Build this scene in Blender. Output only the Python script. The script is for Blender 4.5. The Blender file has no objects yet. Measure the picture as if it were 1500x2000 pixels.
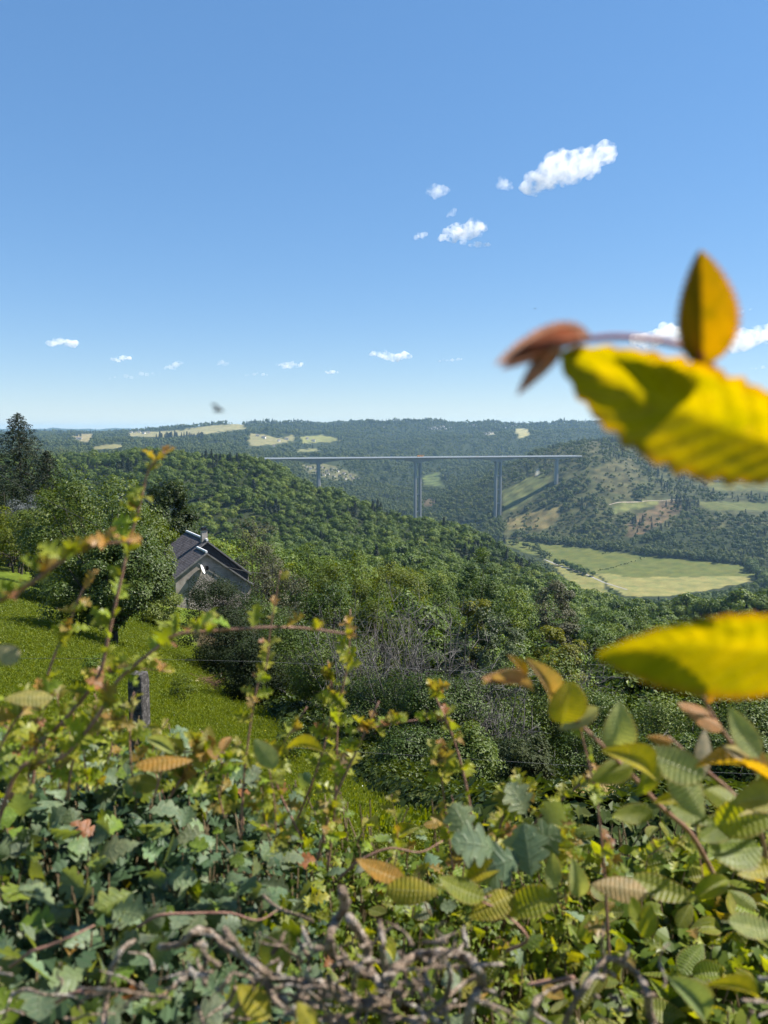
import bpy, math, random
import numpy as np
from mathutils import Vector, Matrix
rng = np.random.default_rng(7)
random.seed(7)
R = math.radians
SC = bpy.context.scene
COL = SC.collection

# ------------------------------------------------------------------ camera, sky, sun, exposure
PITCH = R(6.1)
cam_d = bpy.data.cameras.new('camera'); cam = bpy.data.objects.new('camera', cam_d); COL.objects.link(cam)
cam.location = (0, 0, 0); cam.rotation_euler = (R(90) - PITCH, 0, 0)
cam_d.sensor_fit = 'VERTICAL'; cam_d.sensor_height = 24.0; cam_d.sensor_width = 18.0; cam_d.lens = 18.0
cam_d.clip_start = 0.02; cam_d.clip_end = 60000
cam_d.dof.use_dof = True; cam_d.dof.focus_distance = 28.0; cam_d.dof.aperture_fstop = 4.4
SC.camera = cam

SUN_EL, SUN_AZ = R(50), R(12)          # azimuth measured from +X (right) towards +Y (away)
sdir = Vector((math.cos(SUN_EL)*math.cos(SUN_AZ), math.cos(SUN_EL)*math.sin(SUN_AZ), math.sin(SUN_EL)))
w = bpy.data.worlds.new('World'); SC.world = w; w.use_nodes = True
nt = w.node_tree; nt.nodes.clear()
sky = nt.nodes.new('ShaderNodeTexSky'); sky.sky_type = 'NISHITA'; sky.sun_disc = False
sky.sun_elevation = SUN_EL; sky.sun_rotation = R(90) - SUN_AZ
sky.altitude = 400; sky.air_density = 1.0; sky.dust_density = 0.0; sky.ozone_density = 10.0
bg = nt.nodes.new('ShaderNodeBackground'); bg.inputs['Strength'].default_value = 0.13
out = nt.nodes.new('ShaderNodeOutputWorld')
def _vs(k):
    q = nt.nodes.new('ShaderNodeVectorMath'); q.operation = 'SCALE'; q.inputs['Scale'].default_value = k; return q
s1 = _vs(0.26); gm = nt.nodes.new('ShaderNodeGamma'); gm.inputs[1].default_value = 0.52      # camera-like tone of a deep clear sky
hs_ = nt.nodes.new('ShaderNodeHueSaturation'); hs_.inputs['Saturation'].default_value = 1.38; hs_.inputs['Hue'].default_value = .506; s2 = _vs(2.24)
nt.links.new(sky.outputs[0], s1.inputs[0]); nt.links.new(s1.outputs[0], gm.inputs[0]); nt.links.new(gm.outputs[0], hs_.inputs['Color'])
nt.links.new(hs_.outputs[0], s2.inputs[0]); nt.links.new(s2.outputs[0], bg.inputs['Color']); nt.links.new(bg.outputs[0], out.inputs['Surface'])
sl = bpy.data.lights.new('sun', 'SUN'); sl.energy = 5.0; sl.angle = R(0.53); sl.color = (1.0, 0.95, 0.86)
so = bpy.data.objects.new('sun', sl); COL.objects.link(so)
so.rotation_euler = sdir.to_track_quat('Z', 'Y').to_euler()
SC.view_settings.view_transform = 'Standard'; SC.view_settings.look = 'None'
SC.view_settings.exposure = 1.26; SC.view_settings.gamma = 1.0; SC.view_settings.use_curve_mapping = False
cy = SC.cycles
cy.max_bounces = 12; cy.diffuse_bounces = 2; cy.glossy_bounces = 1; cy.transmission_bounces = 3
cy.transparent_max_bounces = 8; cy.volume_bounces = 10
cy.use_denoising = True
cy.use_adaptive_sampling = True; cy.adaptive_threshold = 0.02
cy.sample_clamp_indirect = 6.0

# ------------------------------------------------------------------ picture geometry helpers
F0 = 1500.0
def P(px, py, Y):
    a = (px-750)/F0; b = -(py-1000)/F0
    dy = math.cos(PITCH)+b*math.sin(PITCH); dz = -math.sin(PITCH)+b*math.cos(PITCH)
    s = Y/dy
    return Vector((a*s, Y, dz*s))
def zt(py, Y): return P(750, py, Y).z
def proj(X, Y, Z):
    f = Y*math.cos(PITCH)-Z*math.sin(PITCH); up = Y*math.sin(PITCH)+Z*math.cos(PITCH)
    f = np.maximum(f, 1e-3)
    return 750+F0*X/f, 1000-F0*up/f
UP = Vector((0, math.sin(PITCH), math.cos(PITCH))); FW = Vector((0, math.cos(PITCH), -math.sin(PITCH))); RT = Vector((1, 0, 0))

# ------------------------------------------------------------------ terrain heights
COLS = {
 -300: [(9,-4.4),(13,-5.2),(20,-6.0),(30,-7.2),(45,-9.4),(65,-12.0),(85,-14.3),(150,-25),(300,-60),(450,-90),(700,-85),(900,-40),(1300,-60),(2000,-70),(3000,-60),(4000,-40),(6000,-40),(9000,-30),(12000,5),(15000,-30)],
 0: [(9,-4.4),(13,-5.4),(20,-6.3),(30,-7.5),(45,-9.7),(65,-12.2),(85,-14.6),(150,-26),(300,-62),(450,-90),(650,-82),(900,-38),(1300,-60),(2000,-70),(3000,-60),(4000,-45),(6000,-40),(9000,-30),(12000,12),(15000,-30)],
 200: [(9,-4.5),(13,-5.7),(20,-7.0),(30,-8.7),(45,-11.5),(65,-14.5),(85,-17.5),(150,-30),(300,-62),(450,-86),(600,-90),(750,-60),(900,-34),(1200,-60),(2000,-66),(2500,-52),(3500,-44),(5000,-26),(6500,-60),(9000,-30),(12000,10),(15000,-20)],
 300: [(9,-4.55),(13,-5.9),(20,-7.4),(30,-9.6),(45,-12.7),(65,-16),(85,-19),(150,-33),(300,-62),(450,-84),(600,-93),(750,-58),(900,-30),(1200,-60),(2000,-75),(3000,-50),(4000,-20),(5000,-10),(7000,-50),(9000,-30),(12000,8),(15000,-20)],
 400: [(9,-4.6),(13,-6.1),(20,-7.8),(30,-10.5),(45,-14.0),(65,-17),(85,-19.5),(150,-33),(300,-60),(450,-82),(600,-93),(750,-60),(900,-34),(1150,-70),(1450,-58),(2000,-80),(3000,-42),(4000,-6),(4500,16),(6000,-30),(15000,-60)],
 520: [(9,-4.6),(13,-6.2),(20,-8.2),(30,-11.5),(45,-15.6),(65,-20),(100,-28),(200,-43),(350,-66),(600,-94),(750,-62),(880,-35),(1150,-95),(1500,-95),(2000,-115),(2600,-95),(3300,-45),(4000,-5),(4600,36),(6500,0),(15000,-60)],
 600: [(9,-4.6),(13,-6.2),(20,-8.4),(30,-11.8),(45,-16),(65,-21),(100,-30),(200,-46),(350,-68),(600,-96),(740,-76),(850,-57),(1150,-140),(1540,-150),(2000,-145),(2350,-125),(3000,-90),(3600,-50),(4300,0),(4750,30),(6500,0),(15000,-60)],
 750: [(9,-4.6),(13,-6.2),(20,-8.8),(30,-12.2),(45,-16.5),(65,-22),(100,-31),(200,-49),(350,-70),(600,-99),(720,-92),(820,-83),(1050,-185),(1300,-222),(1650,-215),(2000,-200),(2500,-168),(3000,-130),(3600,-75),(4300,-2),(4800,40),(6500,0),(15000,-60)],
 850: [(9,-4.6),(13,-6.3),(20,-9.2),(30,-12.8),(45,-17.5),(65,-23.5),(100,-33),(200,-52),(350,-76),(600,-103),(790,-98),(950,-160),(1200,-224),(1500,-223),(1700,-205),(1850,-190),(2100,-195),(2600,-172),(3000,-138),(3600,-80),(4300,-8),(4800,36),(6500,0),(15000,-60)],
 950: [(9,-4.6),(13,-6.4),(20,-9.6),(30,-13.5),(45,-18.5),(65,-24.5),(100,-35),(200,-55),(350,-82),(600,-108),(760,-111),(900,-165),(1150,-225),(1500,-222),(1640,-211),(1760,-182),(2000,-128),(2300,-160),(3000,-135),(3600,-80),(4300,-8),(4800,34),(6500,0),(15000,-60)],
 1050: [(9,-4.6),(13,-6.6),(20,-9.9),(30,-14),(45,-19),(65,-25.5),(100,-36.5),(200,-59),(350,-86),(500,-106),(680,-127),(850,-190),(1050,-226),(1350,-225),(1560,-219),(1680,-160),(1738,-128),(1850,-100),(2050,-48),(2400,-90),(3000,-110),(4000,-30),(4800,30),(6500,0),(15000,-60)],
 1150: [(9,-4.6),(13,-6.8),(20,-10.1),(30,-14.3),(45,-19.6),(65,-26.5),(100,-38),(200,-63),(350,-92),(560,-127),(750,-190),(950,-226),(1300,-225),(1420,-220),(1550,-185),(1700,-110),(1770,-62),(1850,-52),(2100,-22),(2600,-60),(3500,-60),(4800,22),(6500,0),(15000,-60)],
 1300: [(9,-4.6),(13,-6.9),(20,-10.2),(30,-14.6),(45,-20),(65,-27.5),(100,-39),(200,-65),(350,-96),(470,-112),(700,-190),(930,-227),(1310,-224),(1450,-185),(1600,-157),(1750,-130),(2000,-85),(2300,-38),(3000,-50),(4800,15),(6500,0),(15000,-60)],
 1450: [(9,-4.6),(13,-6.9),(20,-10.2),(30,-14.6),(45,-20),(65,-27.5),(100,-38),(200,-62),(300,-82),(420,-98),(650,-180),(900,-227),(1240,-224),(1400,-190),(1550,-170),(1660,-166),(1800,-134),(1950,-126),(2300,-60),(2600,-42),(4800,0),(15000,-60)],
 1700: [(9,-4.6),(13,-6.9),(20,-10.2),(30,-14.6),(45,-20),(65,-27),(100,-36),(200,-58),(300,-72),(400,-82),(650,-180),(900,-227),(1240,-224),(1400,-190),(1550,-170),(1660,-166),(1800,-134),(1950,-126),(2300,-60),(2600,-42),(4800,0),(15000,-60)],
}
_us = np.array(sorted(COLS)); NLY = 900
_ly = np.linspace(math.log(1.0), math.log(16000), NLY)
_G = np.zeros((len(_us), NLY))
for i, u in enumerate(_us):
    pts = [(0.9, -1.65), (2.2, -1.75), (3.6, -2.1), (5.5, -3.1)] + COLS[int(u)]
    _G[i] = np.interp(np.exp(_ly), [p[0] for p in pts], [p[1] for p in pts])
def _blur(a, s, axis):
    n = int(s*3); k = np.exp(-0.5*(np.arange(-n, n+1)/s)**2); k /= k.sum()
    pad = [(0, 0), (0, 0)]; pad[axis] = (n, n)
    b = np.pad(a, pad, mode='edge')
    return np.apply_along_axis(lambda v: np.convolve(v, k, 'valid'), axis, b)
_uf = np.arange(-300, 1701, 10.0)
_GF = np.stack([np.interp(_uf, _us, _G[:, j]) for j in range(NLY)], 1)
_GF = _blur(_blur(_GF, 3.0, 0), 4.0, 1)
def _fr(X, Y, amp, wl, seed, octs=4):
    r = np.random.default_rng(seed); z = 0
    for o in range(octs):
        for k in range(3):
            th = r.uniform(0, 6.283); ph = r.uniform(0, 6.283); L = wl/2**o*r.uniform(.8, 1.25)
            z = z+amp/2**o/1.7*np.sin((X*np.cos(th)+Y*np.sin(th))*6.283/L+ph)
    return z
def H(X, Y):
    X = np.asarray(X, float); Y = np.asarray(Y, float)
    Yc = np.clip(Y, 1.0, 15900.0)
    u = np.clip(750+F0*X/np.maximum(Yc, 1.0), -299, 1699)
    fi = (u+300)/10.0; i0 = np.floor(fi).astype(int); i0 = np.clip(i0, 0, len(_uf)-2); fu = fi-i0
    fj = (np.log(Yc)-_ly[0])/(_ly[1]-_ly[0]); j0 = np.clip(np.floor(fj).astype(int), 0, NLY-2); fv = fj-j0
    z = (_GF[i0, j0]*(1-fu)*(1-fv)+_GF[i0+1, j0]*fu*(1-fv)+_GF[i0, j0+1]*(1-fu)*fv+_GF[i0+1, j0+1]*fu*fv)
    k = np.clip((Y-120)/600, 0, 1)*np.clip((z+222)/25, 0, 1)
    z = z+k*_fr(X, Y, 3.0, 240, 3)+np.clip((Y-1700)/1500, 0, 1)*_fr(X, Y, 14.0, 900, 5, 4)
    z = z+np.clip((Y-6)/20, 0, 1)*_fr(X, Y, 0.12, 9, 9, 2)
    return z
def h1(x, y): return float(H(np.array([x]), np.array([y]))[0])

def inpoly(px, py, poly):
    c = np.zeros(np.shape(px), bool); n = len(poly)
    for i in range(n):
        x0, y0 = poly[i]; x1, y1 = poly[(i+1) % n]
        if y0 == y1: continue
        m = ((y0 > py) != (y1 > py)) & (px < (x1-x0)*(py-y0)/(y1-y0)+x0)
        c ^= m
    return c
# open land: outline as seen from the terrace, distance range, colour
GRN, PALE, TAN, BRN, SCR, OLV = (.105,.125,.030), (.175,.170,.066), (.19,.16,.085), (.090,.066,.040), (.062,.060,.030), (.10,.11,.04)
FIELDS = [
 ([(990,1053),(1040,1058),(1100,1065),(1260,1086),(1360,1095),(1476,1108),(1472,1125),(1244,1128),(1160,1118),(1100,1104),(1060,1092),(990,1066)], 900, 1750, (.088,.100,.027)),
 ([(1160,1118),(1244,1128),(1472,1125),(1474,1134),(1390,1152),(1300,1165),(1220,1165),(1185,1140),(1175,1128)], 850, 1750, PALE),
 ([(1060,1090),(1160,1118),(1180,1140),(1190,1160),(1130,1150),(1090,1115)], 850, 1750, (.15,.15,.055)),
 ([(1378,944),(1440,941),(1600,941),(1600,961),(1400,958)], 1400, 2300, (.09,.095,.034)),
 ([(1358,980),(1500,981),(1600,982),(1600,998),(1390,996)], 1400, 2300, (.080,.09,.03)),
 ([(1278,978),(1332,978),(1330,1000),(1296,1020),(1256,1044),(1222,1050),(1226,1024),(1248,1004),(1280,992)], 1100, 1900, BRN),
 ([(1190,982),(1280,975),(1288,985),(1200,1004)], 1200, 1900, OLV),
 ([(988,1014),(1032,1002),(1096,988),(1094,1018),(1062,1034),(990,1034)], 1200, 1950, (.13,.11,.05)),
 ([(980,958),(1020,940),(1054,926),(1080,934),(1040,972),(984,1006)], 1500, 2000, (.088,.098,.036)),
 ([(1044,916),(1053,916),(1056,930),(1047,927)], 1500, 2000, (.5,.46,.4)),
 ([(1150,936),(1172,908),(1236,894),(1252,930),(1244,968),(1196,968),(1180,952)], 1300, 2400, SCR),
 ([(1142,858),(1178,850),(1170,880),(1150,896)], 1700, 2600, SCR),
 ([(826,930),(862,920),(856,938),(874,952),(826,948)], 2000, 3600, (.07,.09,.03)),
 ([(826,974),(852,975),(846,988),(828,990)], 1700, 2600, BRN),
 ([(139,853),(160,848),(183,847),(175,863),(158,862)], 1700, 5000, TAN),
 ([(168,876),(205,869),(242,866),(238,874),(190,878)], 1700, 5000, (.16,.15,.07)),
 ([(244,845),(347,841),(395,833),(470,827),(484,837),(400,848),(312,854),(255,852)], 2200, 5600, (.20,.185,.10)),
 ([(488,846),(520,850),(552,857),(570,850),(578,858),(540,868),(486,872)], 2200, 5000, (.17,.16,.085)),
 ([(588,853),(630,849),(666,859),(640,864),(592,866)], 2200, 5000, (.15,.155,.06)),
 ([(576,879),(620,876),(622,881),(580,883)], 1700, 5000, (.15,.15,.07)),
 ([(590,908),(640,906),(700,928),(690,940),(650,938),(600,925)], 1700, 3300, (.085,.085,.045)),
 ([(1004,838),(1030,838),(1038,850),(1016,856)], 2600, 5600, (.26,.24,.13)),
 ([(950,846),(966,843),(968,848),(954,850)], 2600, 5600, (.3,.28,.2)),
]

# ------------------------------------------------------------------ generic mesh helpers
def tag(o, label=None, cat=None, group=None, kind=None):
    if label: o['label'] = label
    if cat: o['category'] = cat
    if group: o['group'] = group
    if kind: o['kind'] = kind
    return o
def empty(name, loc, label, cat, group=None):
    o = bpy.data.objects.new(name, None); COL.objects.link(o); o.location = loc; o.empty_display_size = .1
    return tag(o, label, cat, group)
def mkmesh(name, V, F, mats=(), midx=None, fattr=None, vcol=None, smooth=False, uv=None):
    """V (n,3) array, F (m,k) int array (k constant) or list of such arrays"""
    V = np.asarray(V, np.float32); Fs = F if isinstance(F, list) else [F]
    Fs = [np.asarray(f, np.int32) for f in Fs if len(f)]
    me = bpy.data.meshes.new(name); me.vertices.add(len(V)); me.vertices.foreach_set('co', V.ravel())
    nl = sum(f.size for f in Fs); nf = sum(len(f) for f in Fs)
    me.loops.add(nl); me.polygons.add(nf)
    li = np.concatenate([f.ravel() for f in Fs]); me.loops.foreach_set('vertex_index', li)
    tot = np.concatenate([np.full(len(f), f.shape[1], np.int32) for f in Fs])
    st = np.concatenate([[0], np.cumsum(tot)[:-1]]).astype(np.int32)
    me.polygons.foreach_set('loop_start', st)
    try: me.polygons.foreach_set('loop_total', tot)
    except Exception: pass
    for m in mats: me.materials.append(m)
    if midx is not None: me.polygons.foreach_set('material_index', np.asarray(midx, np.int32))
    me.polygons.foreach_set('use_smooth', np.full(nf, bool(smooth)))
    me.update(calc_edges=True)
    if fattr is not None:
        a = me.attributes.new('v', 'FLOAT', 'FACE'); a.data.foreach_set('value', np.asarray(fattr, np.float32))
    if vcol is not None:
        a = me.attributes.new('gcol', 'FLOAT_COLOR', 'POINT')
        c = np.ones((len(V), 4), np.float32); c[:, :3] = vcol; a.data.foreach_set('color', c.ravel())
    if uv is not None:
        l = me.uv_layers.new(name='UVMap'); l.data.foreach_set('uv', np.asarray(uv, np.float32)[li].ravel())
    return me
def mkobj(name, me, parent=None, loc=None):
    o = bpy.data.objects.new(name, me); COL.objects.link(o)
    if parent: o.parent = parent
    if loc is not None: o.location = loc
    return o
class MB:
    def __init__(s): s.V = []; s.Q = []; s.T = []; s.n = 0; s.qm = []; s.tm = []
    def add(s, V, Q=(), T=(), m=0):
        V = np.asarray(V, float).reshape(-1, 3)
        s.V.append(V)
        if len(Q): q = np.asarray(Q)+s.n; s.Q.append(q); s.qm += [m]*len(q)
        if len(T): t = np.asarray(T)+s.n; s.T.append(t); s.tm += [m]*len(t)
        s.n += len(V)
    def box(s, c, size, ax=None, m=0):
        c = np.asarray(c, float); h = np.asarray(size, float)/2
        A = np.eye(3) if ax is None else np.asarray(ax, float)
        pts = np.array([[x, y, z] for z in (-1, 1) for y in (-1, 1) for x in (-1, 1)])*h
        s.add(c+pts@A, [(0,2,3,1),(4,5,7,6),(0,1,5,4),(2,6,7,3),(0,4,6,2),(1,3,7,5)], m=m)
    def prism(s, poly, d, m=0):
        """poly: list of 3d points, extruded by vector d"""
        P0 = np.asarray([tuple(p) for p in poly], float); n = len(P0); d = np.asarray(tuple(d), float)
        s.add(np.vstack([P0, P0+d]), [(i, (i+1) % n, n+(i+1) % n, n+i) for i in range(n)],
              [(0, i+1, i) for i in range(1, n-1)]+[(n, n+i, n+i+1) for i in range(1, n-1)], m)
    def tube(s, pts, rad, k=6, cap=True, m=0):
        pts = np.asarray([tuple(p) for p in pts], float); n = len(pts)
        rad = np.broadcast_to(np.asarray(rad, float), (n,))
        d = np.gradient(pts, axis=0); d /= np.linalg.norm(d, axis=1)[:, None]+1e-9
        a = np.array([0, 0, 1.0]) if abs(d[0, 2]) < .9 else np.array([1.0, 0, 0])
        rings = []
        for i in range(n):
            x = np.cross(d[i], a); x /= np.linalg.norm(x)+1e-9; y = np.cross(d[i], x); a = -y if False else a
            th = np.arange(k)*2*np.pi/k
            rings.append(pts[i]+rad[i]*(np.cos(th)[:, None]*x+np.sin(th)[:, None]*y))
        Q = [(i*k+j, i*k+(j+1) % k, (i+1)*k+(j+1) % k, (i+1)*k+j) for i in range(n-1) for j in range(k)]
        V = np.vstack(rings); T = []
        if cap:
            V = np.vstack([V, pts[0], pts[-1]]); c0 = n*k; c1 = c0+1
            T = [(c0, (j+1) % k, j) for j in range(k)]+[(c1, (n-1)*k+j, (n-1)*k+(j+1) % k) for j in range(k)]
        s.add(V, Q, T, m)
    def mesh(s, name, mats, smooth=False, rnd=False):
        V = np.vstack(s.V); Fs = []; mi = []
        if s.Q: Fs.append(np.vstack(s.Q)); mi += s.qm
        if s.T: Fs.append(np.vstack(s.T)); mi += s.tm
        return mkmesh(name, V, Fs, mats, mi, smooth=smooth, fattr=np.random.default_rng(3).random(len(mi)) if rnd else None)
    def obj(s, name, mats, parent=None, loc=None, smooth=False):
        V = s.V
        me = s.mesh(name, mats if isinstance(mats, (list, tuple)) else [mats], smooth)
        return mkobj(name, me, parent, loc)

# ------------------------------------------------------------------ materials
def newmat(name):
    m = bpy.data.materials.new(name); m.use_nodes = True; n = m.node_tree; n.nodes.clear()
    o = n.nodes.new('ShaderNodeOutputMaterial'); return m, n, o
def nd(n, t, **kw):
    x = n.nodes.new(t)
    for k, v in kw.items():
        if k in x.inputs: x.inputs[k].default_value = v
        else: setattr(x, k, v)
    return x
def ramp(n, cols, pos=None):
    r = n.nodes.new('ShaderNodeValToRGB'); e = r.color_ramp.elements
    pos = pos or np.linspace(0, 1, len(cols))
    while len(e) < len(cols): e.new(.5)
    for i, c in enumerate(cols): e[i].position = pos[i]; e[i].color = (*c, 1)
    return r
def leafmat(name, cols, transl=.35, rough=.5, spec=.2, noise=0, tcol=None):
    """colour by the per-face value 'v' and the object's random number"""
    m, n, o = newmat(name); L = n.links.new
    at = nd(n, 'ShaderNodeAttribute', attribute_name='v'); oi = n.nodes.new('ShaderNodeObjectInfo')
    mx = nd(n, 'ShaderNodeMath', operation='MULTIPLY_ADD'); mx.inputs[1].default_value = .50
    mo = nd(n, 'ShaderNodeMath', operation='MULTIPLY'); mo.inputs[1].default_value = .42
    vs = nd(n, 'ShaderNodeVectorMath', operation='SCALE'); vs.inputs['Scale'].default_value = .011; L(oi.outputs['Location'], vs.inputs[0])
    nz = nd(n, 'ShaderNodeTexNoise', Scale=1.0, Detail=3); L(vs.outputs[0], nz.inputs['Vector'])
    nm = nd(n, 'ShaderNodeMath', operation='MULTIPLY_ADD'); nm.inputs[1].default_value = .55; L(nz.outputs['Fac'], nm.inputs[0]); L(mo.outputs[0], nm.inputs[2])
    ng = nd(n, 'ShaderNodeMath', operation='SUBTRACT'); ng.inputs[1].default_value = .22; L(nm.outputs[0], ng.inputs[0])
    L(oi.outputs['Random'], mo.inputs[0]); L(at.outputs['Fac'], mx.inputs[0]); L(ng.outputs[0], mx.inputs[2])
    r = ramp(n, cols); L(mx.outputs[0], r.inputs[0])
    b = nd(n, 'ShaderNodeBsdfPrincipled', Roughness=rough); b.inputs['Specular IOR Level'].default_value = spec
    L(r.outputs[0], b.inputs['Base Color'])
    t = n.nodes.new('ShaderNodeBsdfTranslucent')
    hs = nd(n, 'ShaderNodeHueSaturation', Hue=.485, Saturation=1.15, Value=1.5); L(r.outputs[0], hs.inputs['Color']); L(hs.outputs[0], t.inputs['Color'])
    ms = nd(n, 'ShaderNodeMixShader'); ms.inputs[0].default_value = transl
    L(b.outputs[0], ms.inputs[1]); L(t.outputs[0], ms.inputs[2]); L(ms.outputs[0], o.inputs['Surface'])
    return m
def surfmat(name, c0, c1, scale=3, rough=.85, bump=.3, detail=8, spec=.3, stretch=None, c2=None, metal=0):
    m, n, o = newmat(name); L = n.links.new
    tc = n.nodes.new('ShaderNodeTexCoord'); mp = n.nodes.new('ShaderNodeMapping')
    if stretch: mp.inputs['Scale'].default_value = stretch
    L(tc.outputs['Object'], mp.inputs[0])
    ns = nd(n, 'ShaderNodeTexNoise', Scale=scale, Detail=detail, Roughness=.65); L(mp.outputs[0], ns.inputs['Vector'])
    cols = [c0, c1] if c2 is None else [c0, c1, c2]
    r = ramp(n, cols, [.32, .68] if c2 is None else [.3, .5, .7]); L(ns.outputs['Fac'], r.inputs[0])
    b = nd(n, 'ShaderNodeBsdfPrincipled', Roughness=rough, Metallic=metal); b.inputs['Specular IOR Level'].default_value = spec
    L(r.outputs[0], b.inputs['Base Color'])
    bp = nd(n, 'ShaderNodeBump', Strength=bump, Distance=.02); ns2 = nd(n, 'ShaderNodeTexNoise', Scale=scale*6, Detail=6)
    L(mp.outputs[0], ns2.inputs['Vector']); L(ns2.outputs['Fac'], bp.inputs['Height']); L(bp.outputs[0], b.inputs['Normal'])
    L(b.outputs[0], o.inputs['Surface']); return m

M = {}
M['forest'] = leafmat('forest_leaves', [(.017,.036,.005),(.046,.078,.008),(.092,.135,.012),(.19,.205,.016)], .24)
M['forest_far'] = leafmat('far_forest_leaves', [(.020,.036,.013),(.030,.050,.016),(.042,.062,.018),(.060,.075,.022)], .2)
M['hill'] = leafmat('hill_leaves', [(.024,.042,.009),(.052,.076,.013),(.090,.112,.018),(.15,.148,.028)], .18)
M['pine'] = leafmat('pine_needles', [(.007,.014,.008),(.012,.022,.010),(.022,.034,.014)], .12)
M['spruce'] = leafmat('spruce_needles', [(.008,.014,.007),(.016,.026,.010),(.034,.045,.016)], .15)
M['walnut'] = leafmat('walnut_leaves', [(.022,.040,.006),(.046,.074,.010),(.092,.120,.015),(.17,.185,.035)], .30, .48, .3)
M['linden'] = leafmat('linden_leaves', [(.016,.030,.008),(.040,.060,.012),(.10,.12,.018)], .4)
M['sallow'] = leafmat('sallow_leaves', [(.020,.036,.006),(.046,.076,.011),(.090,.125,.019),(.17,.19,.045)], .28, .5, .25)
M['bright'] = leafmat('bright_leaves', [(.040,.065,.010),(.085,.110,.014),(.15,.165,.020)], .4)
M['gold'] = leafmat('golden_leaves', [(.075,.090,.010),(.15,.155,.016),(.23,.21,.022)], .4)
M['silver'] = leafmat('silver_leaves', [(.024,.040,.012),(.045,.066,.020),(.11,.135,.06),(.24,.26,.15)], .25, .5, .25)
M['dull'] = leafmat('dull_leaves', [(.045,.05,.026),(.075,.075,.038),(.11,.105,.05)], .25)
M['laurel'] = leafmat('dark_shrub_leaves', [(.010,.018,.006),(.022,.034,.009),(.052,.062,.018)], .25, .6, .15)
M['lilac'] = leafmat('grey_shrub_leaves', [(.06,.07,.07),(.10,.11,.11),(.16,.17,.17)], .2)
M['bark'] = surfmat('bark', (.035,.028,.022), (.09,.075,.06), 14, .95, .8, stretch=(1,1,.3))
M['greytwig'] = surfmat('grey_twig_bark', (.055,.050,.045), (.15,.14,.13), 20, .9, .4)
M['twig'] = surfmat('young_twig_bark', (.16,.075,.055), (.30,.17,.12), 60, .6, .2)
M['stem'] = surfmat('green_brown_stem', (.09,.06,.035), (.20,.15,.08), 60, .6, .2)
M['redstem'] = surfmat('red_stem', (.22,.03,.05), (.33,.08,.08), 60, .4, .1)
M['gnarl'] = surfmat('weathered_pruned_wood', (.12,.08,.05), (.30,.22,.16), 34, .9, 1.0, c2=(.56,.52,.47))
M['concrete'] = surfmat('bridge_concrete', (.22,.215,.205), (.30,.295,.28), .05, .8, .1, stretch=(1,1,.2))
M['parapet'] = surfmat('white_parapet', (.62,.62,.62), (.75,.75,.74), .4, .5, .1)
M['asphalt'] = surfmat('asphalt', (.045,.045,.047), (.06,.06,.06), .5, .9, .1)
M['postc'] = surfmat('lichen_concrete', (.022,.020,.019), (.070,.064,.060), 28, .95, 1.0, c2=(.22,.20,.19))
M['wire'] = surfmat('galvanised_wire', (.08,.085,.085), (.16,.16,.16), 50, .5, .1, metal=.6)
M['cable'] = surfmat('black_cable', (.02,.02,.02), (.04,.04,.04), 50, .7, .1)
M['render'] = surfmat('old_render_wall', (.19,.165,.145), (.30,.265,.235), .9, .95, .5, c2=(.38,.345,.31))
M['zinc'] = surfmat('zinc_ridge', (.55,.55,.56), (.75,.75,.76), 3, .5, .1)
M['white'] = surfmat('white_enamel', (.7,.7,.7), (.82,.82,.82), 3, .5, .05)
M['dark'] = surfmat('dark_opening', (.01,.01,.012), (.02,.02,.022), 3, .4, .05)
M['gutter'] = surfmat('weathered_rake_board', (.10,.10,.10), (.22,.21,.2), 4, .8, .2)
M['cream'] = surfmat('far_wall_render', (.55,.5,.42), (.7,.66,.6), .2, .9, .1)
M['tile'] = surfmat('far_roof', (.10,.08,.075), (.17,.13,.11), .5, .8, .2)
M['orange'] = surfmat('orange_paint', (.62,.22,.03), (.7,.3,.06), 2, .5, .1)
M['brush'] = surfmat('dead_brushwood', (.10,.055,.035), (.24,.14,.09), 8, .95, .4)
M['log'] = surfmat('cut_log', (.42,.33,.2), (.6,.52,.36), 8, .85, .4)
M['insect'] = surfmat('insect_body', (.02,.018,.016), (.05,.045,.04), 200, .5, .1)

def slate_mat():
    m, n, o = newmat('slate_roof'); L = n.links.new
    tc = n.nodes.new('ShaderNodeTexCoord')
    br = nd(n, 'ShaderNodeTexBrick', Scale=1.0); br.inputs['Brick Width'].default_value = .32; br.inputs['Row Height'].default_value = .26
    br.inputs['Mortar Size'].default_value = .02
    br.inputs['Color1'].default_value = (.075,.068,.072,1); br.inputs['Color2'].default_value = (.125,.112,.116,1); br.inputs['Mortar'].default_value = (.02,.02,.022,1)
    L(tc.outputs['UV'], br.inputs['Vector'])
    ns = nd(n, 'ShaderNodeTexNoise', Scale=1.4, Detail=7); L(tc.outputs['Object'], ns.inputs['Vector'])
    mx = nd(n, 'ShaderNodeMix', data_type='RGBA', blend_type='MULTIPLY'); mx.inputs['Factor'].default_value = .55
    r = ramp(n, [(.45,.38,.34),(1,1,1)], [.3,.6]); L(ns.outputs['Fac'], r.inputs[0])
    L(br.outputs['Color'], mx.inputs['A']); L(r.outputs[0], mx.inputs['B'])
    b = nd(n, 'ShaderNodeBsdfPrincipled', Roughness=.75); b.inputs['Specular IOR Level'].default_value = .2; L(mx.outputs['Result'], b.inputs['Base Color'])
    bp = nd(n, 'ShaderNodeBump', Strength=.6, Distance=.02); L(br.outputs['Fac'], bp.inputs['Height']); bp.invert = True; L(bp.outputs[0], b.inputs['Normal'])
    L(b.outputs[0], o.inputs['Surface']); return m
M['slate'] = slate_mat()

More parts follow.
